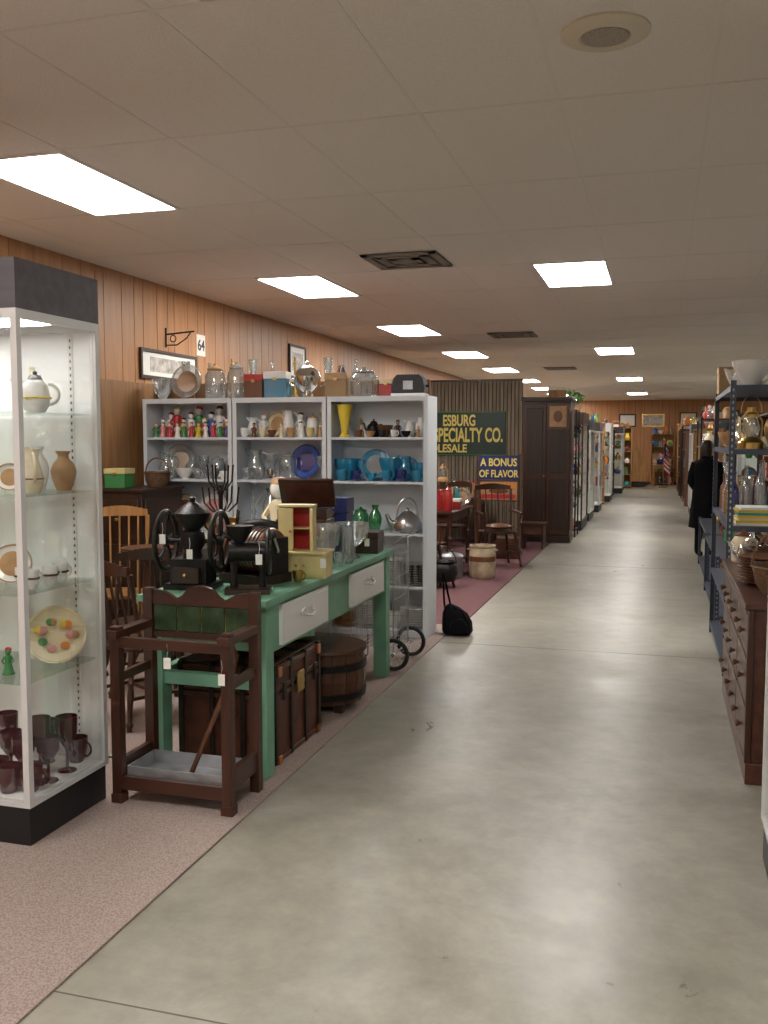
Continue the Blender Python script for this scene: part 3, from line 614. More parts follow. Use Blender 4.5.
b=B('vintage_toaster',.004); b.at(-1.97,7.44,ZT,.05)
b.prism([(-.13,.02),(.13,.02),(.135,.06),(.12,.14),(.09,.17),(-.09,.17),(-.12,.14),(-.135,.06)],-.08,.08,'black'); b.box(-.14,.14,-.09,.09,0,.02,'steel'); b.box(-.04,.04,-.084,-.08,.05,.12,'galv')
for y in(-.03,.03): b.box(-.08,.08,y-.012,y+.012,.168,.1705,'hole')
b.cyl((.13,0,.08),(.16,0,.08),.012,'black'); b.done()
b=B('glassware_collection')
for i,x in enumerate([-4.07,-3.84,-3.62,-3.42,-3.24,-3.03,-2.73,-2.48]): b.at(x,7.59,ZT); [lambda:tallvase(b,'clear',.34,.04),lambda:bottle(b,'clear',.32,.035),lambda:candlestick(b,'brass',.35,.035)][i%3]()
b.done()
slab('plywood_partition',XW+.02,-1.86,7.68,7.70,.0095,2.12,'ply'); slab('plywood_partition',-4.44,-4.42,6.55,7.67,.0095,2.12,'ply')
def wallframe(name,y0,y1,z0,z1,mf='dark',mc='photo',mat=True,x=XW+.002):
    b=B(name,.002); t=.03
    b.box(x,x+.012,y0,y1,z0,z1,'paper' if mat else mc)
    if mat: b.box(x+.012,x+.014,y0+.14*(y1-y0),y1-.14*(y1-y0),z0+.18*(z1-z0),z1-.18*(z1-z0),mc)
    for a in((y0-t,y1+t,z0-t,z0),(y0-t,y1+t,z1,z1+t),(y0-t,y0,z0,z1),(y1,y1+t,z0,z1)): b.box(x,x+.025,*a,mf)
    return b.done()
wallframe('framed_print',7.5,8.50,2.20,2.41)
wallframe('framed_print',11.0,11.5,2.42,2.78)
o=slab('booth_number_sign',XW+.001,XW+.006,8.56,8.74,2.46,2.67,'paper'); text('digits','64',.15,(XW+.008,8.65,2.515),'black',o,rot=(PI/2,0,PI/2),align='CENTER',ex=.001,off=.003)
b=B('iron_scroll_bracket')
b.tube([(XW+.01,7.95,2.60),(XW+.3,7.95,2.62)],.008,'iron',6); b.tube([(XW+.01,7.95,2.5),(XW+.12,7.95,2.50),(XW+.22,7.95,2.56),(XW+.26,7.95,2.61)],.006,'iron',6); b.ring((XW+.08,7.95,2.56),.03,.005,'iron','Y'); b.cyl((XW+.005,7.95,2.48),(XW+.005,7.95,2.66),.01,'iron')
b.done()
b=B('wall_plate'); b.M=T(XW+.001,13.0,2.55,0,1,0,PI/2); b.lathe([(.08,0),(.15,.02),(.15,.025),(.08,.01),(0,.01)],'navy',24); b.ring((0,0,.024),.13,.006,'cream'); b.done()
# ------------------------------------------------------------------ chairs & tables
def chair(name,x,y,rz,m='mahog',seat=.45,h=.95,arms=False,w=.44,z0=.013,sc=1):
    b=B(name); b.M=T(x,y,z0,rz,sc)
    b.lathe([(0,-.03),(.9,-.03),(1,-.012),(1,0),(.8,.002),(0,-.008)],m,24,(0,0,seat),Matrix.Diagonal((w/2,w/2,1,1)))
    for sx in(-1,1):
        for sy in(-1,1): b.turned((sx*w*.46,sy*w*.46,0),(sx*w*.33,sy*w*.33,seat-.02),.022,m)
        b.cyl((sx*w*.41,-w*.41,.17),(sx*w*.41,w*.41,.17),.011,m,n=8)
    b.cyl((-w*.41,0,.17),(w*.41,0,.17),.011,m,n=8)
    n=7
    def bk(u,zz):
        a=(u-.5)*2; return (a*w*.46*(1+.12*(zz-seat)),w*.40-abs(a)**2*.06+.18*(zz-seat)*.9,zz)
    for i in range(n):
        u=i/(n-1); p=bk(u,seat-.01); q=bk(u,h-.03)
        if i in(0,n-1): b.turned(p,q,.017,m,8)
        else: b.cyl(p,q,.008,m,n=7)
    for k in range(12):
        u0,u1=k/12,(k+1)/12
        p,q=Vector(bk(u0,h-.04)),Vector(bk(u1,h-.04)); crest=.05+.03*math.sin(PI*(u0+u1)/2)
        vs=[tuple(p),tuple(q),(q.x,q.y,q.z+crest),(p.x,p.y,p.z+crest)]; vs+=[(a,c+.02,d) for a,c,d in vs]
        b.add(vs,[(0,1,2,3),(7,6,5,4),(3,2,6,7),(0,4,5,1),(0,3,7,4),(1,5,6,2)],m)
    if arms:
        for s in(-1,1):
            b.tube([(s*w*.46,w*.42,seat+.24),(s*w*.52,0,seat+.23),(s*w*.5,-w*.38,seat+.22)],.018,m,8); b.turned((s*w*.42,-w*.25,seat),(s*w*.5,-w*.3,seat+.22),.014,m,8)
    return b.done()
def table(name,x0,x1,y0,y1,h,m,z0=.0095):
    b=B(name,.003); b.box(x0,x1,y0,y1,h-.03,h,m); b.box(x0+.05,x1-.05,y0+.05,y0+.07,h-.13,h-.031,m); b.box(x0+.05,x1-.05,y1-.07,y1-.05,h-.13,h-.031,m); b.box(x0+.05,x0+.07,y0+.07,y1-.07,h-.13,h-.031,m); b.box(x1-.07,x1-.05,y0+.07,y1-.07,h-.13,h-.031,m)
    for x in(x0+.06,x1-.06):
        for y in(y0+.06,y1-.06): b.turned((x,y,z0),(x,y,h-.032),.032,m)
    return b.done()
chair('wooden_armchair',-3.95,6.25,.5,'honey',.45,1.05,True)
b=B('pedestal_plant_stand'); b.at(-3.40,5.76,.0095); b.lathe([(.03,.1),(.03,.2),(.05,.3),(.03,.4),(.045,.6),(.025,.8),(.03,.85)],'brown',14); b.lathe([(0,.84),(.17,.84),(.185,.85),(.185,.868),(0,.87)],'brown',28)
for i in range(3):
    a=i*2.094; b.tube([(0,0,.2),(.09*math.cos(a),.09*math.sin(a),.16),(.17*math.cos(a),.17*math.sin(a),.03),(.22*math.cos(a),.22*math.sin(a),.018)],.018,'brown',8)
b.done()
b=B('red_lantern'); b.at(-3.74,5.5,.0095); b.cyl((0,0,0),(0,0,.9),.012,'iron'); b.lathe([(.15,0),(.14,.02),(.02,.04)],'iron'); b.at(-3.74,5.5,.91); lantern(b,'red',.28,.06); b.done()
b=B('dark_wood_cabinet',.003); x0,x1,y0,y1=-4.40,-3.96,6.62,7.28
b.box(x0,x1,y0,y1,.03,1.2,'dark'); b.box(x0-.0,x1+.02,y0-.02,y1+.01,1.2,1.225,'darkx')
for z in(.1,.46,.82): b.box(x0+.04,x1-.03,y0-.012,y0,z,z+.32,'dark'); b.ell((-4.18,y0-.02,z+.16),(.015,.015,.015),'brass'); b.box(x1,x1+.012,y0+.04,y1-.04,z,z+.32,'dark')
for x in(x0+.02,x1-.06):
    for y in(y0+.02,y1-.06): b.box(x,x+.04,y,y+.04,.0095,.03,'dark')
b.done()
b=B('green_tin_box',.003); b.at(-4.28,6.82,1.2255,.1); cbox(b,'grn',.18,.18,.16,'ivory'); b.done()
b=B('wicker_basket'); b.at(-4.08,7.08,1.2255); basket(b,.11,.12); b.done()
chair('wooden_side_chair',-2.85,4.75,2.6,'mahog',.45,.9)
chair('wooden_side_chair',-3.15,5.30,.4,'dark',.45,.85)
table('dark_wood_table',-3.45,-2.62,6.05,6.75,.76,'darkx')
b=B('table_clutter'); 
fill(b,-3.4,-2.66,6.1,6.34,.7605,.36,.15,['brownc','dark','iron','clear','brass','cream','navy']); fill(b,-3.4,-2.66,6.45,6.68,.7605,.3,.15,['brownc','iron','clear','brass','cream','china']); b.done()
b=B('wicker_basket'); b.at(-3.70,6.88,.0095); basket(b,.18,.25); b.done()
b=B('leather_suitcase',.006); b.at(-3.03,6.4,.0095,0); b.box(-.28,.28,-.09,.09,0,.2,'leather'); b.box(-.28,.28,-.09,.09,.203,.36,'leather'); b.tube([(-.07,0,.36),(-.06,0,.39),(.06,0,.39),(.07,0,.36)],.009,'band',6)
for x in(-.18,.18): b.box(x-.015,x+.015,-.094,.094,-.0,.364,'band')
b.done()
b=B('extension_cable'); b.tube([(-2.95+.2*math.sin(t*.7)+.03*t,3.85+.07*math.cos(t*1.3)+.02*t,.0145) for t in range(12)],.005,'black',6); b.done()
b=B('black_shoulder_bag'); b.at(-1.60,7.58,.0095,.1,.85)
b.loft([(0,0,.0,.13,.08,.02),(.005,0,.03,.15,.10,.03),(0,0,.12,.145,.10,.05),(-.02,.01,.2,.12,.08,.06),(-.05,.02,.26,.07,.05,.05),(-.07,.02,.29,.02,.02,0)],'cloth'); b.loft([(.03,-.09,.03,.08,.03,0),(.03,-.10,.1,.085,.035,.03),(.02,-.085,.16,.05,.02,0)],'cloth')
b.tube([(-.06,.02,.26),(-.09,.0,.40),(-.12,-.01,.56),(-.135,0,.60),(-.14,.02,.55),(-.13,.04,.3),(-.11,.05,.15)],.010,'cloth',8)
b.tube([(-.03,-.03,.27),(.06,-.09,.24),(.12,-.1,.12)],.010,'cloth',8)
b.done()
# ------------------------------------------------------------------ second booth
b=B('wall_partition'); b.box(XW+.02,-2.12,14.98,15.02,.0095,2.55,'groove'); x=XW+.02
while x<-2.14: b.box(x,x+.045,14.955,14.98,.0095,2.55,'flute'); x+=.06
b.box(XW+.02,-2.12,14.95,15.03,2.55,2.58,'dark'); b.done()
b=B('metal_advertising_sign',.002); b.box(-4.05,-2.38,14.925,14.953,1.37,2.07,'signgreen')
for a in((-4.05,-2.38,1.37,1.385),(-4.05,-2.38,2.055,2.07)): b.box(a[0],a[1],14.92,14.925,a[2],a[3],'grn')
o=b.done()
text('lettering_1','ESBURG',.245,(-2.86,14.918,1.845),'signyel',o,align='RIGHT',off=.007,sx=.62)
text('lettering_2','SPECIALTY CO.',.31,(-2.42,14.918,1.59),'signyel',o,align='RIGHT',off=.009,sx=.535)
text('lettering_3','WHOLESALE',.18,(-3.0,14.918,1.42),'signyel',o,align='RIGHT',off=.005,sx=.86)
b=B('sign_display_rack',.002)
for x in(-2.47,-1.91): b.box(x,x+.04,13.06,13.10,.0095,1.42,'brown'); b.box(x,x+.04,12.95,13.3,.0095,.05,'brown')
for z in(.78,1.06): b.box(-2.43,-1.91,13.03,13.12,z-.02,z,'brown')
b.done()
b=B('tin_sign',.002); b.box(-2.45,-1.89,13.035,13.05,1.062,1.40,'signblue'); o=b.done()
text('lettering_1','A BONUS',.15,(-2.17,13.032,1.255),'signyel',o,align='CENTER',off=.003,sx=.8); text('lettering_2','OF FLAVOR',.14,(-2.17,13.032,1.10),'signyel',o,align='CENTER',off=.003,sx=.75)
b=B('tin_sign',.002); b.box(-2.43,-1.91,13.035,13.05,.782,1.03,'tan'); b.box(-2.41,-1.93,13.03,13.035,.80,.86,'red'); b.box(-2.41,-1.93,13.03,13.035,.95,1.01,'orange'); b.ell((-2.17,13.03,.905),(.14,.003,.035),'brownc'); b.done()
b=B('dark_wood_wardrobe',.004); x0,x1,y0,y1,z1=-2.10,-1.36,14.9,15.45,2.28
b.box(x0,x1,y0,y1,.08,z1-.06,'dark'); b.box(x0-.03,x1+.03,y0-.03,y1,z1-.06,z1,'darkx'); b.box(x0-.01,x1+.01,y0-.01,y1,.0095,.1,'darkx')
for xx in(x0+.02,(x0+x1)/2+.005): b.box(xx,xx+.345,y0-.02,y0,.13,z1-.1,'mahog'); b.box(xx+.05,xx+.295,y0-.028,y0-.02,.2,1.0,'dark'); b.box(xx+.05,xx+.295,y0-.028,y0-.02,1.1,z1-.17,'dark')
b.box(x1,x1+.012,y0+.05,y1-.05,.2,1.0,'dark'); b.box(x1,x1+.012,y0+.05,y1-.05,1.1,2.1,'dark'); b.ell(((x0+x1)/2-.03,y0-.03,1.05),(.014,.014,.014),'brass'); b.done()
b=B('wooden_crate',.002); b.at(-1.60,15.15,2.2805,.1); cbox(b,'honey',.28,.22,.16,'paper'); b.done()
b=B('framed_print'); b.M=T(-1.55,14.852,1.78); b.box(-.17,.17,-.012,.012,0,.40,'brown'); b.box(-.13,.13,-.016,-.012,.04,.36,'tan'); b.ell((0,-.017,.2),(.07,.003,.09),'brownc'); b.done()
table('dark_dining_table',-3.6,-2.35,10.9,12.1,.76,'mahogx')
b=B('table_clutter'); fill(b,-3.5,-2.75,11.0,11.3,.7605,.4,.12,BR); fill(b,-3.5,-2.7,11.4,11.7,.7605,.4,.12,BR); fill(b,-3.5,-2.4,11.8,12.05,.7605,.5,.12)
b.at(-2.62,11.2,.765); books(b,5); b.at(-2.45,11.05,.7605); jar(b,'red',.3,.06); b.done()
b=B('red_gift_box',.002); b.at(-2.50,11.55,.7605,.1); cbox(b,'red',.2,.2,.12,'paper'); b.done()
chair('wooden_armchair',-1.98,11.9,.5,'mahog',.45,1.0,True,.5)
b=B('patchwork_cushion'); b.M=T(-1.98,11.9,.47,.5); b.ell((0,0,.045),(.17,.17,.04),'brownc',20); b.ring((0,0,.045),.168,.010,'leather'); b.done()
chair('wooden_side_chair',-2.6,10.3,2.8,'dark',.45,.95)
chair('wooden_side_chair',-2.75,12.5,-.5,'mahog',.45,1.0)
table('oak_side_table',-3.3,-2.6,13.9,14.6,.75,'brown'); b=B('table_clutter'); fill(b,-3.25,-2.65,14.0,14.3,.7505,.4,.13,BR); b.done()
b=B('small_wooden_crate',.002); b.at(-1.98,12.72,.0095,.1); cbox(b,'leather',.3,.25,.28,'brown'); b.done()
b=B('wooden_treenware_stand'); b.at(-3.05,13.4,.0095); candlestick(b,'brown',1.0,.15); b.M=T(-3.05,13.4,1.01); lantern(b,'tan',.3,.08); b.done()
b=B('stoneware_crock'); b.at(-1.98,10.8,.0095); b.lathe([(.13,0),(.15,.03),(.155,.2),(.15,.34),(.135,.36),(.15,.365),(.15,.385),(.13,.385),(.125,.3),(0,.29)],'rust',28); b.lathe([(.1565,.2),(.157,.23),(.1545,.26)],'brownc',28)
for s in(-1,1): b.tube([(s*.145,-.03,.33),(s*.175,0,.33),(s*.145,.03,.33)],.01,'rust',6)
b.done()
b=B('enamel_stock_pot'); b.at(-2.35,10.75,.0095); b.lathe([(.14,0),(.15,.02),(.15,.24),(.155,.25),(.145,.25)],'galv',26); b.lathe([(.155,.25),(.13,.275),(.03,.29),(.02,.3),(.03,.32),(0,.325)],'galv',24); b.ring((.165,0,.2),.03,.005,'iron','Y'); b.ring((-.165,0,.2),.03,.005,'iron','Y'); b.done()
b=B('cast_iron_kettle_pot'); b.at(-2.25,9.95,.0095); b.lathe([(.06,.06),(.13,.08),(.16,.16),(.15,.24),(.12,.27),(.14,.29),(.13,.29),(.11,.26),(0,.1)],'iron',24)
for i in range(3): a=i*2.09; b.cyl((.1*math.cos(a),.1*math.sin(a),.09),(.12*math.cos(a),.12*math.sin(a),0.004),.015,'iron')
b.tube([(.14*math.cos(PI*i/12),0,.27+.17*math.sin(PI*i/12)) for i in range(13)],.006,'iron',6); b.done()
b=B('red_step_bench',.003); x0,x1,y0,y1=-1.98,-1.62,13.85,14.25
b.box(x0,x1,y0,y1,.36,.39,'mahog')
b.box(x0+.02,x0+.05,y0+.02,y1-.02,.0095,.36,'mahog'); b.box(x1-.05,x1-.02,y0+.02,y1-.02,.0095,.36,'mahog'); b.box(x0+.05,x1-.05,y0+.04,y0+.06,.22,.36,'leather'); b.done()
def bookcase(name,x0,x1,y0,y1,h,n,m,face,iname='shelf_collection',z0=.001,cols=None,step=.14,topitems=True):
    b=B(name,.002); t=.022
    if face in('+X','-X'):
        b.box(x0,x1,y0,y0+t,z0,h,m); b.box(x0,x1,y1-t,y1,z0,h,m)
        xb=(x0,x0+.01) if face=='+X' else (x1-.01,x1); b.box(*xb,y0+t,y1-t,z0,h,m)
    else:
        b.box(x0,x0+t,y0,y1,z0,h,m); b.box(x1-t,x1,y0,y1,z0,h,m); b.box(x0+t,x1-t,y1-.01,y1,z0,h,m)
    b.box(x0-.01,x1+.01,y0-.01,y1+.01,h,h+.025,m)
    zs=[.08+(h-.08)*i/n for i in range(n)]
    for z in zs: b.box(x0+.011,x1-.011,y0+t,y1-t,z-.02,z,m)
    b.done()
    c=B(iname)
    for z in zs:
        if face in('+X','-X'):
            f=.30 if face=='-X' else .70; xm=x0+(x1-x0)*f
            fill(c,xm-.05,xm+.05,y0+.07,y1-.07,z,(h-.08)/n-.06,step,cols)
        else: fill(c,x0+.07,x1-.07,y0+.05,y0+.25,z,(h-.08)/n-.06,step,cols)
    if topitems: fill(c,x0+.05,x1-.05,y0+.08,y1-.08,h+.026,.32,.17,cols)
    c.done()
bookcase('oak_bookcase',-4.4,-4.05,8.4,10.0,1.9,5,'brown','+X',z0=.0095)
bookcase('oak_bookcase',-4.4,-4.05,12.4,14.2,2.0,5,'dark','+X',z0=.0095)
def openrack(x0,x1,y0,y1,h,n,m='iron',cols=BR):
    b=B('open_display_rack'); 
    for x in(x0,x1):
        for y in(y0,y1): b.cyl((x,y,.001),(x,y,h),.014,m)
    zs=[.12+(h-.12)*i/n for i in range(n+1)]
    for z in zs:
        b.tube([(x0,y0,z),(x1,y0,z),(x1,y1,z),(x0,y1,z)],.010,m,6,True); b.box(x0,x1,y0,y1,z-.006,z,'brown')
    b.done()
    c=B('shelf_collection')
    for z in zs:
        ly=(y1-y0); hh=(h-.12)/n-.05
        fill(c,x0+.06,x1-.06,y0+.06,y0+.2,z,hh,.13,cols)
        if ly>.5: fill(c,x1-.2,x1-.08,y0+.25,y1-.05,z,hh,.15,cols) if x1<0 else fill(c,x0+.08,x0+.2,y0+.25,y1-.05,z,hh,.15,cols)
    c.done()
# ------------------------------------------------------------------ farther booths, left of aisle
def litcase(x0,x1,y0,y1,h=2.1,fas='fascia',fr='alum'):
    showcase(x0,x1,y0,y1,h,[.6,1.0,1.35,1.65],fas=fas,fr=fr,light='tube2')
    c=B('glassware_collection')
    for z in(.60,1.0,1.35,1.65):
        fill(c,x0+.08,x1-.08,y0+.08,y0+.24,z,.25,.12,BR)
        if y1-y0>.9: fill(c,x1-.22,x1-.10,y0+.3,y1-.12,z,.25,.12,BR)
    c.done()
openrack(-1.95,-1.35,15.8,16.35,2.1,5,cols=MU)
litcase(-1.95,-1.32,16.9,18.2,2.1,'dark','mahog')
b=B('potted_plant'); b.M=T(-1.50,17.15,2.101,0,.9); b.lathe([(.1,0),(.14,.16),(.15,.17),(.13,.17),(.12,.14),(0,.14)],'tan',20)
for i in range(26):
    a=i*2.4; r=.12+.1*(i%4)/3; h=.25+.18*((i*7)%5)/4
    b.tube([(0,0,.12),(r*.4*math.cos(a),r*.4*math.sin(a),h*.7),(r*math.cos(a),r*math.sin(a),h)],.004,'leaf',5); b.ell((r*math.cos(a),r*math.sin(a),h),(.055,.035,.012),'leaf',8,Matrix.Rotation(a,3,'Z')@Matrix.Rotation(.5,3,'Y'))
b.done()
litcase(-2.0,-1.33,18.9,20.2,2.0,'fascia')
litcase(-2.2,-1.30,21.3,22.4,2.0)
bookcase('oak_bookcase',-1.80,-1.35,22.9,24.2,2.0,5,'honey','+X',cols=BR)
litcase(-2.35,-1.25,25.0,26.1,2.05,'alum')
bookcase('dark_hutch',-1.75,-1.30,26.6,28.2,1.9,4,'mahog','+X',cols=BR)
litcase(-2.2,-1.10,29.0,30.1,2.0)
bookcase('oak_bookcase',-1.6,-1.15,30.5,31.6,1.9,4,'brown','+X',cols=BR)
bookcase('dark_hutch',-1.8,-.95,32.3,32.8,2.0,5,'honey','-Y',cols=BR)
b=B('wooden_doll_cradle',.004); b.M=T(-.78,33.3,.001)
b.box(-.35,.35,-.25,.25,.25,.5,'honey'); 
for s in(-1,1): b.prism([(-.35,.2),(.35,.2),(.3,.9),(.15,1.3),(0,1.4),(-.15,1.3),(-.3,.9)],s*.27-.015,s*.27+.015,'honey'); b.prism([(-.4,.1),(-.25,.02),(0,0),(.25,.02),(.4,.1),(.3,.21),(-.3,.21)],s*.2-.02,s*.2+.02,'dark')
b.done()
bookcase('oak_bookcase',-.35,.45,34.6,35.1,1.8,4,'honey','-Y',cols=BR)
litcase(.6,1.5,34.5,35.0,1.95)
bookcase('dark_hutch',1.7,2.6,34.6,35.1,2.1,5,'mahog','-Y',cols=BR)
table('dark_wood_table',-.3,.35,33.6,34.3,.76,'honeyx',.001); c=B('table_clutter'); fill(c,-.25,.3,33.7,34.0,.7605,.5,.13,BR); fill(c,-.25,.3,34.0,34.25,.7605,.5,.13,BR); c.done()
b=B('american_flag'); fx,fy=.08,33.0
b.cyl((fx,fy,.001),(fx,fy,1.6),.014,'brass'); b.lathe([(.16,.001),(.15,.03),(.03,.06)],'brass',20,(fx,fy,0)); b.ell((fx,fy,1.63),(.03,.03,.04),'brass')
nx,nz=26,26
def fp(i,j):
    u=i/nx; return (fx+.02+.20*u*(.6+.4*j/nz),fy+.05*math.sin(u*18)+.02*math.sin(j*.2),1.52-.95*j/nz-.18*u)
for i in range(nx):
    for j in range(nz):
        stripe=(j//2)%2
        mm='flagb' if (i<11 and j<14) else ('flagw' if stripe else 'flagr')
        b.add([fp(i,j),fp(i+1,j),fp(i+1,j+1),fp(i,j+1)],[(0,1,2,3)],mm,True)
b.done()
for i,(x,z) in enumerate([(-1.2,2.3),( -.3,2.3),(.9,2.35),(2.2,2.4),(3.2,2.1)]):
    b=B('framed_print'); w=.3+.1*(i%2); b.box(x-w,x+w,YF-.03,YF-.002,z-.22,z+.25,['dark','brass','brown'][i%3]); b.box(x-w+.05,x+w-.05,YF-.034,YF-.03,z-.17,z+.2,['paper','photo','cream'][i%3]); b.done()
# ------------------------------------------------------------------ right of the aisle
b=B('wooden_dresser',.003); x0,x1,y0,y1,z1=.40,.90,4.62,6.36,.86
b.box(x0+.02,x1,y0+.02,y1-.02,.07,z1-.03,'dresser'); b.box(x0-.01,x1,y0-.005,y1,z1-.03,z1,'dresser'); b.box(x0+.01,x1,y0,y1-.01,.001,.10,'dresser')
ys=[y0+.04,y0+.04+(y1-y0-.08)/3,y0+.04+2*(y1-y0-.08)/3]
for yy in ys:
    w=(y1-y0-.08)/3-.02
    for (za,zb) in((.13,.36),(.38,.59),(.61,.80)):
        b.box(x0+.005,x0+.02,yy,yy+w,za,zb,'dresser')
        for k in(.25,.75): b.lathe([(.008,0),(.008,.012),(.018,.02),(.016,.03),(0,.034)],'brown',12,(x0+.006,yy+w*k,(za+zb)/2),Matrix.Rotation(-PI/2,4,'Y'))
for yy in(y0+.005,y1-.035): b.box(x0+.005,x0+.035,yy,yy+.03,.1,z1-.03,'mahog')
b.box(x0+.08,x1-.06,y0+.012,y0+.02,.16,.74,'dresser'); b.done()
b=B('wicker_basket'); b.at(.62,4.92,.861); basket(b,.18,.14); b.done()
b=B('serving_set')
b.at(.55,5.30,.861); stack(b,'brownc',.15,10); b.at(.6,5.62,.861); bowl(b,'mahog',.15,.15); b.at(.52,5.9,.861); teapot(b,'silver',.2,.08); b.at(.7,6.12,.861); vase(b,'brownc',.28,.08); b.at(.5,6.2,.861); jar(b,'cream',.2,.07,'brownc'); b.at(.78,5.35,.861); pitcher(b,'iron',.25,.08); b.at(.80,5.75,.861); vase(b,'tan',.28,.07); b.done()
def bluerack(x0,x1,y0,y1,h,zs):
    b=B('metal_shelving_unit'); t=.035
    for x in(x0,x1):
        for y in(y0,y1):
            sx=1 if x==x0 else -1; sy=1 if y==y0 else -1
            b.box(min(x,x+sx*t),max(x,x+sx*t),min(y,y+sy*.003),max(y,y+sy*.003),.001,h,'bluesteel'); b.box(min(x,x+sx*.003),max(x,x+sx*.003),min(y,y+sy*t),max(y,y+sy*t),.001,h,'bluesteel')
            if x==x0:
                z=.05
                while z<h-.03:
                    b.box(x+.012,x+.022,y-.0012*sy-.0005,y-.0012*sy+.0005,z,z+.018,'galv'); b.box(x-.0015,x-.0005,min(y+sy*.012,y+sy*.022),max(y+sy*.012,y+sy*.022),z,z+.018,'galv'); z+=.04
    for z in zs:
        b.box(x0+.004,x1-.004,y0+.004,y1-.004,z-.004,z,'bluesteel')
        for y in(y0+.003,y1-.006): b.box(x0+.004,x1-.004,y,y+.003,z-.035,z-.004,'bluesteel')
        for x in(x0+.003,x1-.006): b.box(x,x+.003,y0+.006,y1-.006,z-.035,z-.004,'bluesteel')
    return b.done()
bluerack(.42,.90,6.46,8.30,2.0,[.1,.55,1.06,1.56,1.97])
b=B('china_collection'); 
for x,y,f in[(.55,6.6,F(bowl,'china',.16,.12)),(.78,6.62,F(teapot,'china',.2,.09)),(.55,6.95,F(teapot,'china',.17,.09)),(.76,6.95,F(pitcher,'china',.22,.07)),(.55,7.3,F(bowl,'cream',.15,.12)),(.56,7.75,F(cbox,'card',.3,.25,.2))]: b.at(x,y,1.971); f(b)
b.done()
b=B('brass_lantern'); b.at(.56,6.60,1.561,.5); lantern(b,'brass',.33,.085); b.done()
b=B('dark_lantern'); b.at(.78,6.58,1.561,.5); lantern(b,'iron',.34,.08); b.done()
b=B('bottle_collection')
for i in range(5): b.at(.49+.085*i,6.95+.05*(i%2),1.061); bottle(b,['cobalt','clear','clear','navy','clear'][i],.34+.04*(i%3),.036)
for i in range(5): b.at(.50+.085*i,7.15,1.061); bottle(b,['clear','brownc','cobalt','clear','clear'][i],.30+.04*(i%3),.036)
for i in range(10): b.at(.5+.1*(i%3),7.3+.09*i,1.061); bottle(b,['clear','brownc','clear','amber'][i%4],.28,.035)
b.done()
b=B('shelf_collection'); fill(b,.50,.82,6.78,6.95,1.56,.33,.12,['iron','brass','clear','brownc','china']); fill(b,.50,.60,7.05,8.2,1.56,.33,.14,MU); fill(b,.50,.82,7.0,8.2,.55,.38,.18,MU); fill(b,.50,.82,6.6,8.2,.10,.36,.18,MU); b.done()
b=B('magazine_stack')
for i in range(7):
    b.at(.62+rng.uniform(-.012,.012),6.66,1.061+i*.017,rng.uniform(-.08,.08)); b.box(-.13,.13,-.14,.14,.0,.015,['paper','yellow','cream','yellow','teal','yellow','paper'][i%7])
b.done()
b=B('magazine_stack')
for i in range(18):
    b.at(.66+rng.uniform(-.012,.012),6.72,.551+i*.018,rng.uniform(-.08,.08)); b.box(-.15,.15,-.12,.12,.0,.016,['yellow','paper','cream','yellow','teal'][i%5])
b.done()
bluerack(.47,.93,8.5,10.6,.62,[.1,.60]); bluerack(.49,.95,10.7,12.9,.62,[.1,.60])
b=B('shelf_collection')
for (a,c2) in((8.6,10.5),(10.8,12.8)):
    fill(b,.56,.86,a,c2,.1,.36,.2,MU); fill(b,.56,.86,a,c2,.60,.2,.2,['brownc','black','iron','dark','clear','brass'])
b.done()
bookcase('dark_hutch',1.15,1.6,8.6,10.4,2.0,5,'mahog','-X',cols=MU)
bookcase('oak_bookcase',1.15,1.6,10.7,12.6,1.9,5,'brown','-X',cols=BR)
litcase(1.1,1.9,14.6,15.2,2.0)
openrack(.62,1.15,16.2,17.8,1.95,4)
bookcase('oak_bookcase',.62,1.1,18.6,20.2,1.8,4,'honey','-X',cols=BR)
litcase(.60,1.3,21,22.3,1.95)
bookcase('oak_bookcase',.56,1.0,24,26,1.8,4,'brown','-X',cols=BR)
openrack(.55,1.4,27,27.6,2.0,5)
bookcase('oak_bookcase',.5,.95,28.4,30.4,1.9,4,'mahog','-X',cols=BR)
bookcase('oak_bookcase',.5,.95,31,32.6,2.1,5,'honey','-X',cols=BR)
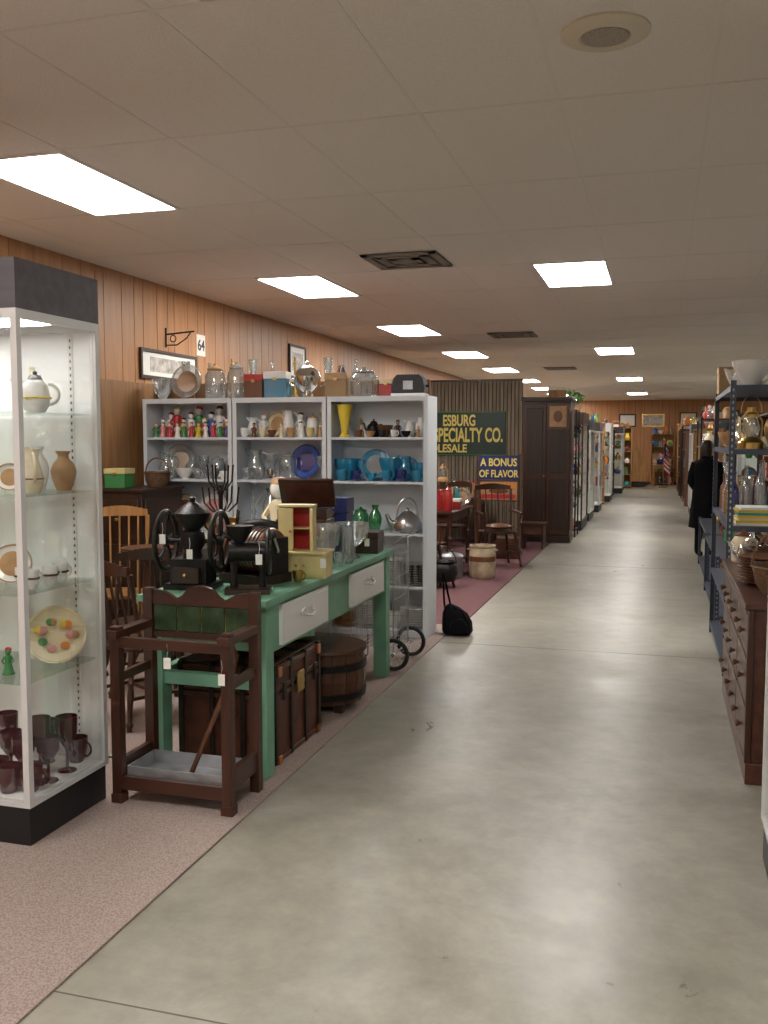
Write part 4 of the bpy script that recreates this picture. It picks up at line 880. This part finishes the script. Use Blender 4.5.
# ------------------------------------------------------------------ standing shopper in a long black coat
def shopper(x,y,rz):
    root=bpy.data.objects.new('standing_person',None); bpy.context.collection.objects.link(root); root.location=(x,y,.001); root.rotation_euler=(0,0,rz)
    V=[];E=[];R=[]
    def j(p,r,par=None):
        V.append(p);R.append(r); 
        if par is not None: E.append((par,len(V)-1))
        return len(V)-1
    pel=j((0,0,.88),(.135,.10)); wa=j((0,0,1.02),(.115,.09),pel); ch=j((0,0,1.2),(.14,.10),wa); nb=j((0,.005,1.34),(.06,.055),ch); nk=j((0,-.005,1.43),(.046,.046),nb)
    for s in(-1,1):
        sh=j((s*.15,.005,1.29),(.055,.055),ch); el=j((s*.20,.03,1.04),(.043,.043),sh); wr=j((s*.185,-.14,.90),(.029,.029),el); j((s*.18,-.165,.885),(.026,.026),wr)
        hp=j((s*.085,0,.80),(.095,.095),pel); kn=j((s*.095,-.015,.46),(.062,.062),hp); an=j((s*.10,.02,.09),(.043,.043),kn); j((s*.105,-.07,.05),(.04,.038),an); j((s*.11,-.13,.04),(.035,.03),len(V)-1)
    def skin(name,V,E,R,mat,sub=2):
        me=bpy.data.meshes.new(name); me.from_pydata(V,E,[]); me.materials.append(M[mat]); o=bpy.data.objects.new(name,me); bpy.context.collection.objects.link(o); o.parent=root
        md=o.modifiers.new('skin','SKIN'); md.use_smooth_shade=True
        for i,d in enumerate(me.skin_vertices[0].data): d.radius=R[i] if isinstance(R[i],tuple) else (R[i],R[i]); d.use_root=(i==0)
        o.modifiers.new('sub','SUBSURF').levels=sub; o.modifiers['sub'].render_levels=sub
        return o
    skin('body',V,E,R,'cloth')
    for s in(-1,1):
        hv=[(s*.18,-.165,.885)];he=[];hr=[(.024,.018)]
        hv.append((s*.178,-.20,.862)); he.append((0,1)); hr.append((.034,.016))
        for k in range(4):
            f0=len(hv); o=(k-1.5)*.018; ln=[.055,.068,.072,.058][k]
            hv+= [(s*(.178)+o,-.225,.85),(s*.178+o*1.1,-.225-ln*.5,.835),(s*.178+o*1.1,-.225-ln*.75,.81)]; he+=[(1,f0),(f0,f0+1),(f0+1,f0+2)]; hr+=[.0095,.0085,.007]
        f0=len(hv); hv+=[(s*.15,-.205,.86),(s*.135,-.235,.845)]; he+=[(1,f0),(f0,f0+1)]; hr+=[.010,.008]
        skin('hand_%s'%('l' if s<0 else 'r'),hv,he,hr,'skin',1)
    b=B('coat'); b.loft([(0,.005,1.37,.075,.07,0),(0,.003,1.34,.12,.09,0),(0,0,1.29,.185,.115,0),(0,0,1.2,.185,.135,0),(0,0,1.05,.165,.125,.01),(0,0,.9,.185,.14,.02),(0,0,.7,.205,.155,.03),(0,0,.42,.225,.17,.045)],'cloth',False)
    for s in(-1,1): b.tube([(s*.15,.005,1.30),(s*.19,.02,1.16),(s*.205,.03,1.04),(s*.195,-.05,.97),(s*.187,-.13,.905)],lambda t:.068-.022*t,'cloth',12)
    b.ring((0,.0,1.385),.066,.02,'cloth'); o=b.done(); o.parent=root
    b=B('head'); b.ell((0,-.01,1.50),(.070,.085,.105),'skin',20); b.ell((0,-.035,1.455),(.045,.055,.055),'skin',16); b.cyl((0,-.09,1.51),(0,-.108,1.488),.008,'skin',.014,8)
    for s in(-1,1): b.ell((s*.028,-.083,1.512),(.012,.008,.007),'china',8); b.ell((s*.028,-.09,1.512),(.005,.003,.005),'hole',8); b.ell((s*.071,0,1.50),(.010,.018,.028),'skin',8); b.tube([(s*.015,-.092,1.53),(s*.042,-.082,1.528)],.003,'hair',5)
    b.ell((0,-.087,1.455),(.022,.008,.006),'pink',10); o=b.done(); o.parent=root
    b=B('hair'); b.loft([(0,.03,1.36,.07,.035,.04),(0,.035,1.42,.082,.055,.03),(0,.025,1.48,.085,.075,.02),(0,.015,1.54,.083,.083,.01),(0,.008,1.59,.066,.074,0),(0,.005,1.615,.03,.035,0)],'hair'); o=b.done(); o.parent=root
shopper(.60,13.5,PI-.5)
# ------------------------------------------------------------------ world, camera
w=bpy.data.worlds.new('world'); bpy.context.scene.world=w; w.use_nodes=True; w.node_tree.nodes['Background'].inputs[0].default_value=(.9,.85,.8,1); w.node_tree.nodes['Background'].inputs[1].default_value=.02
cd=bpy.data.cameras.new('camera'); cam=bpy.data.objects.new('camera',cd); bpy.context.collection.objects.link(cam)
cam.location=(0,0,1.62); cam.rotation_euler=(math.radians(90-4.4),0,math.radians(16.4)); cd.lens=33.05; cd.sensor_width=36; cd.clip_end=200
bpy.context.scene.camera=cam
sc=bpy.context.scene
sc.view_settings.view_transform='Standard'; sc.view_settings.look='None'; sc.view_settings.exposure=0
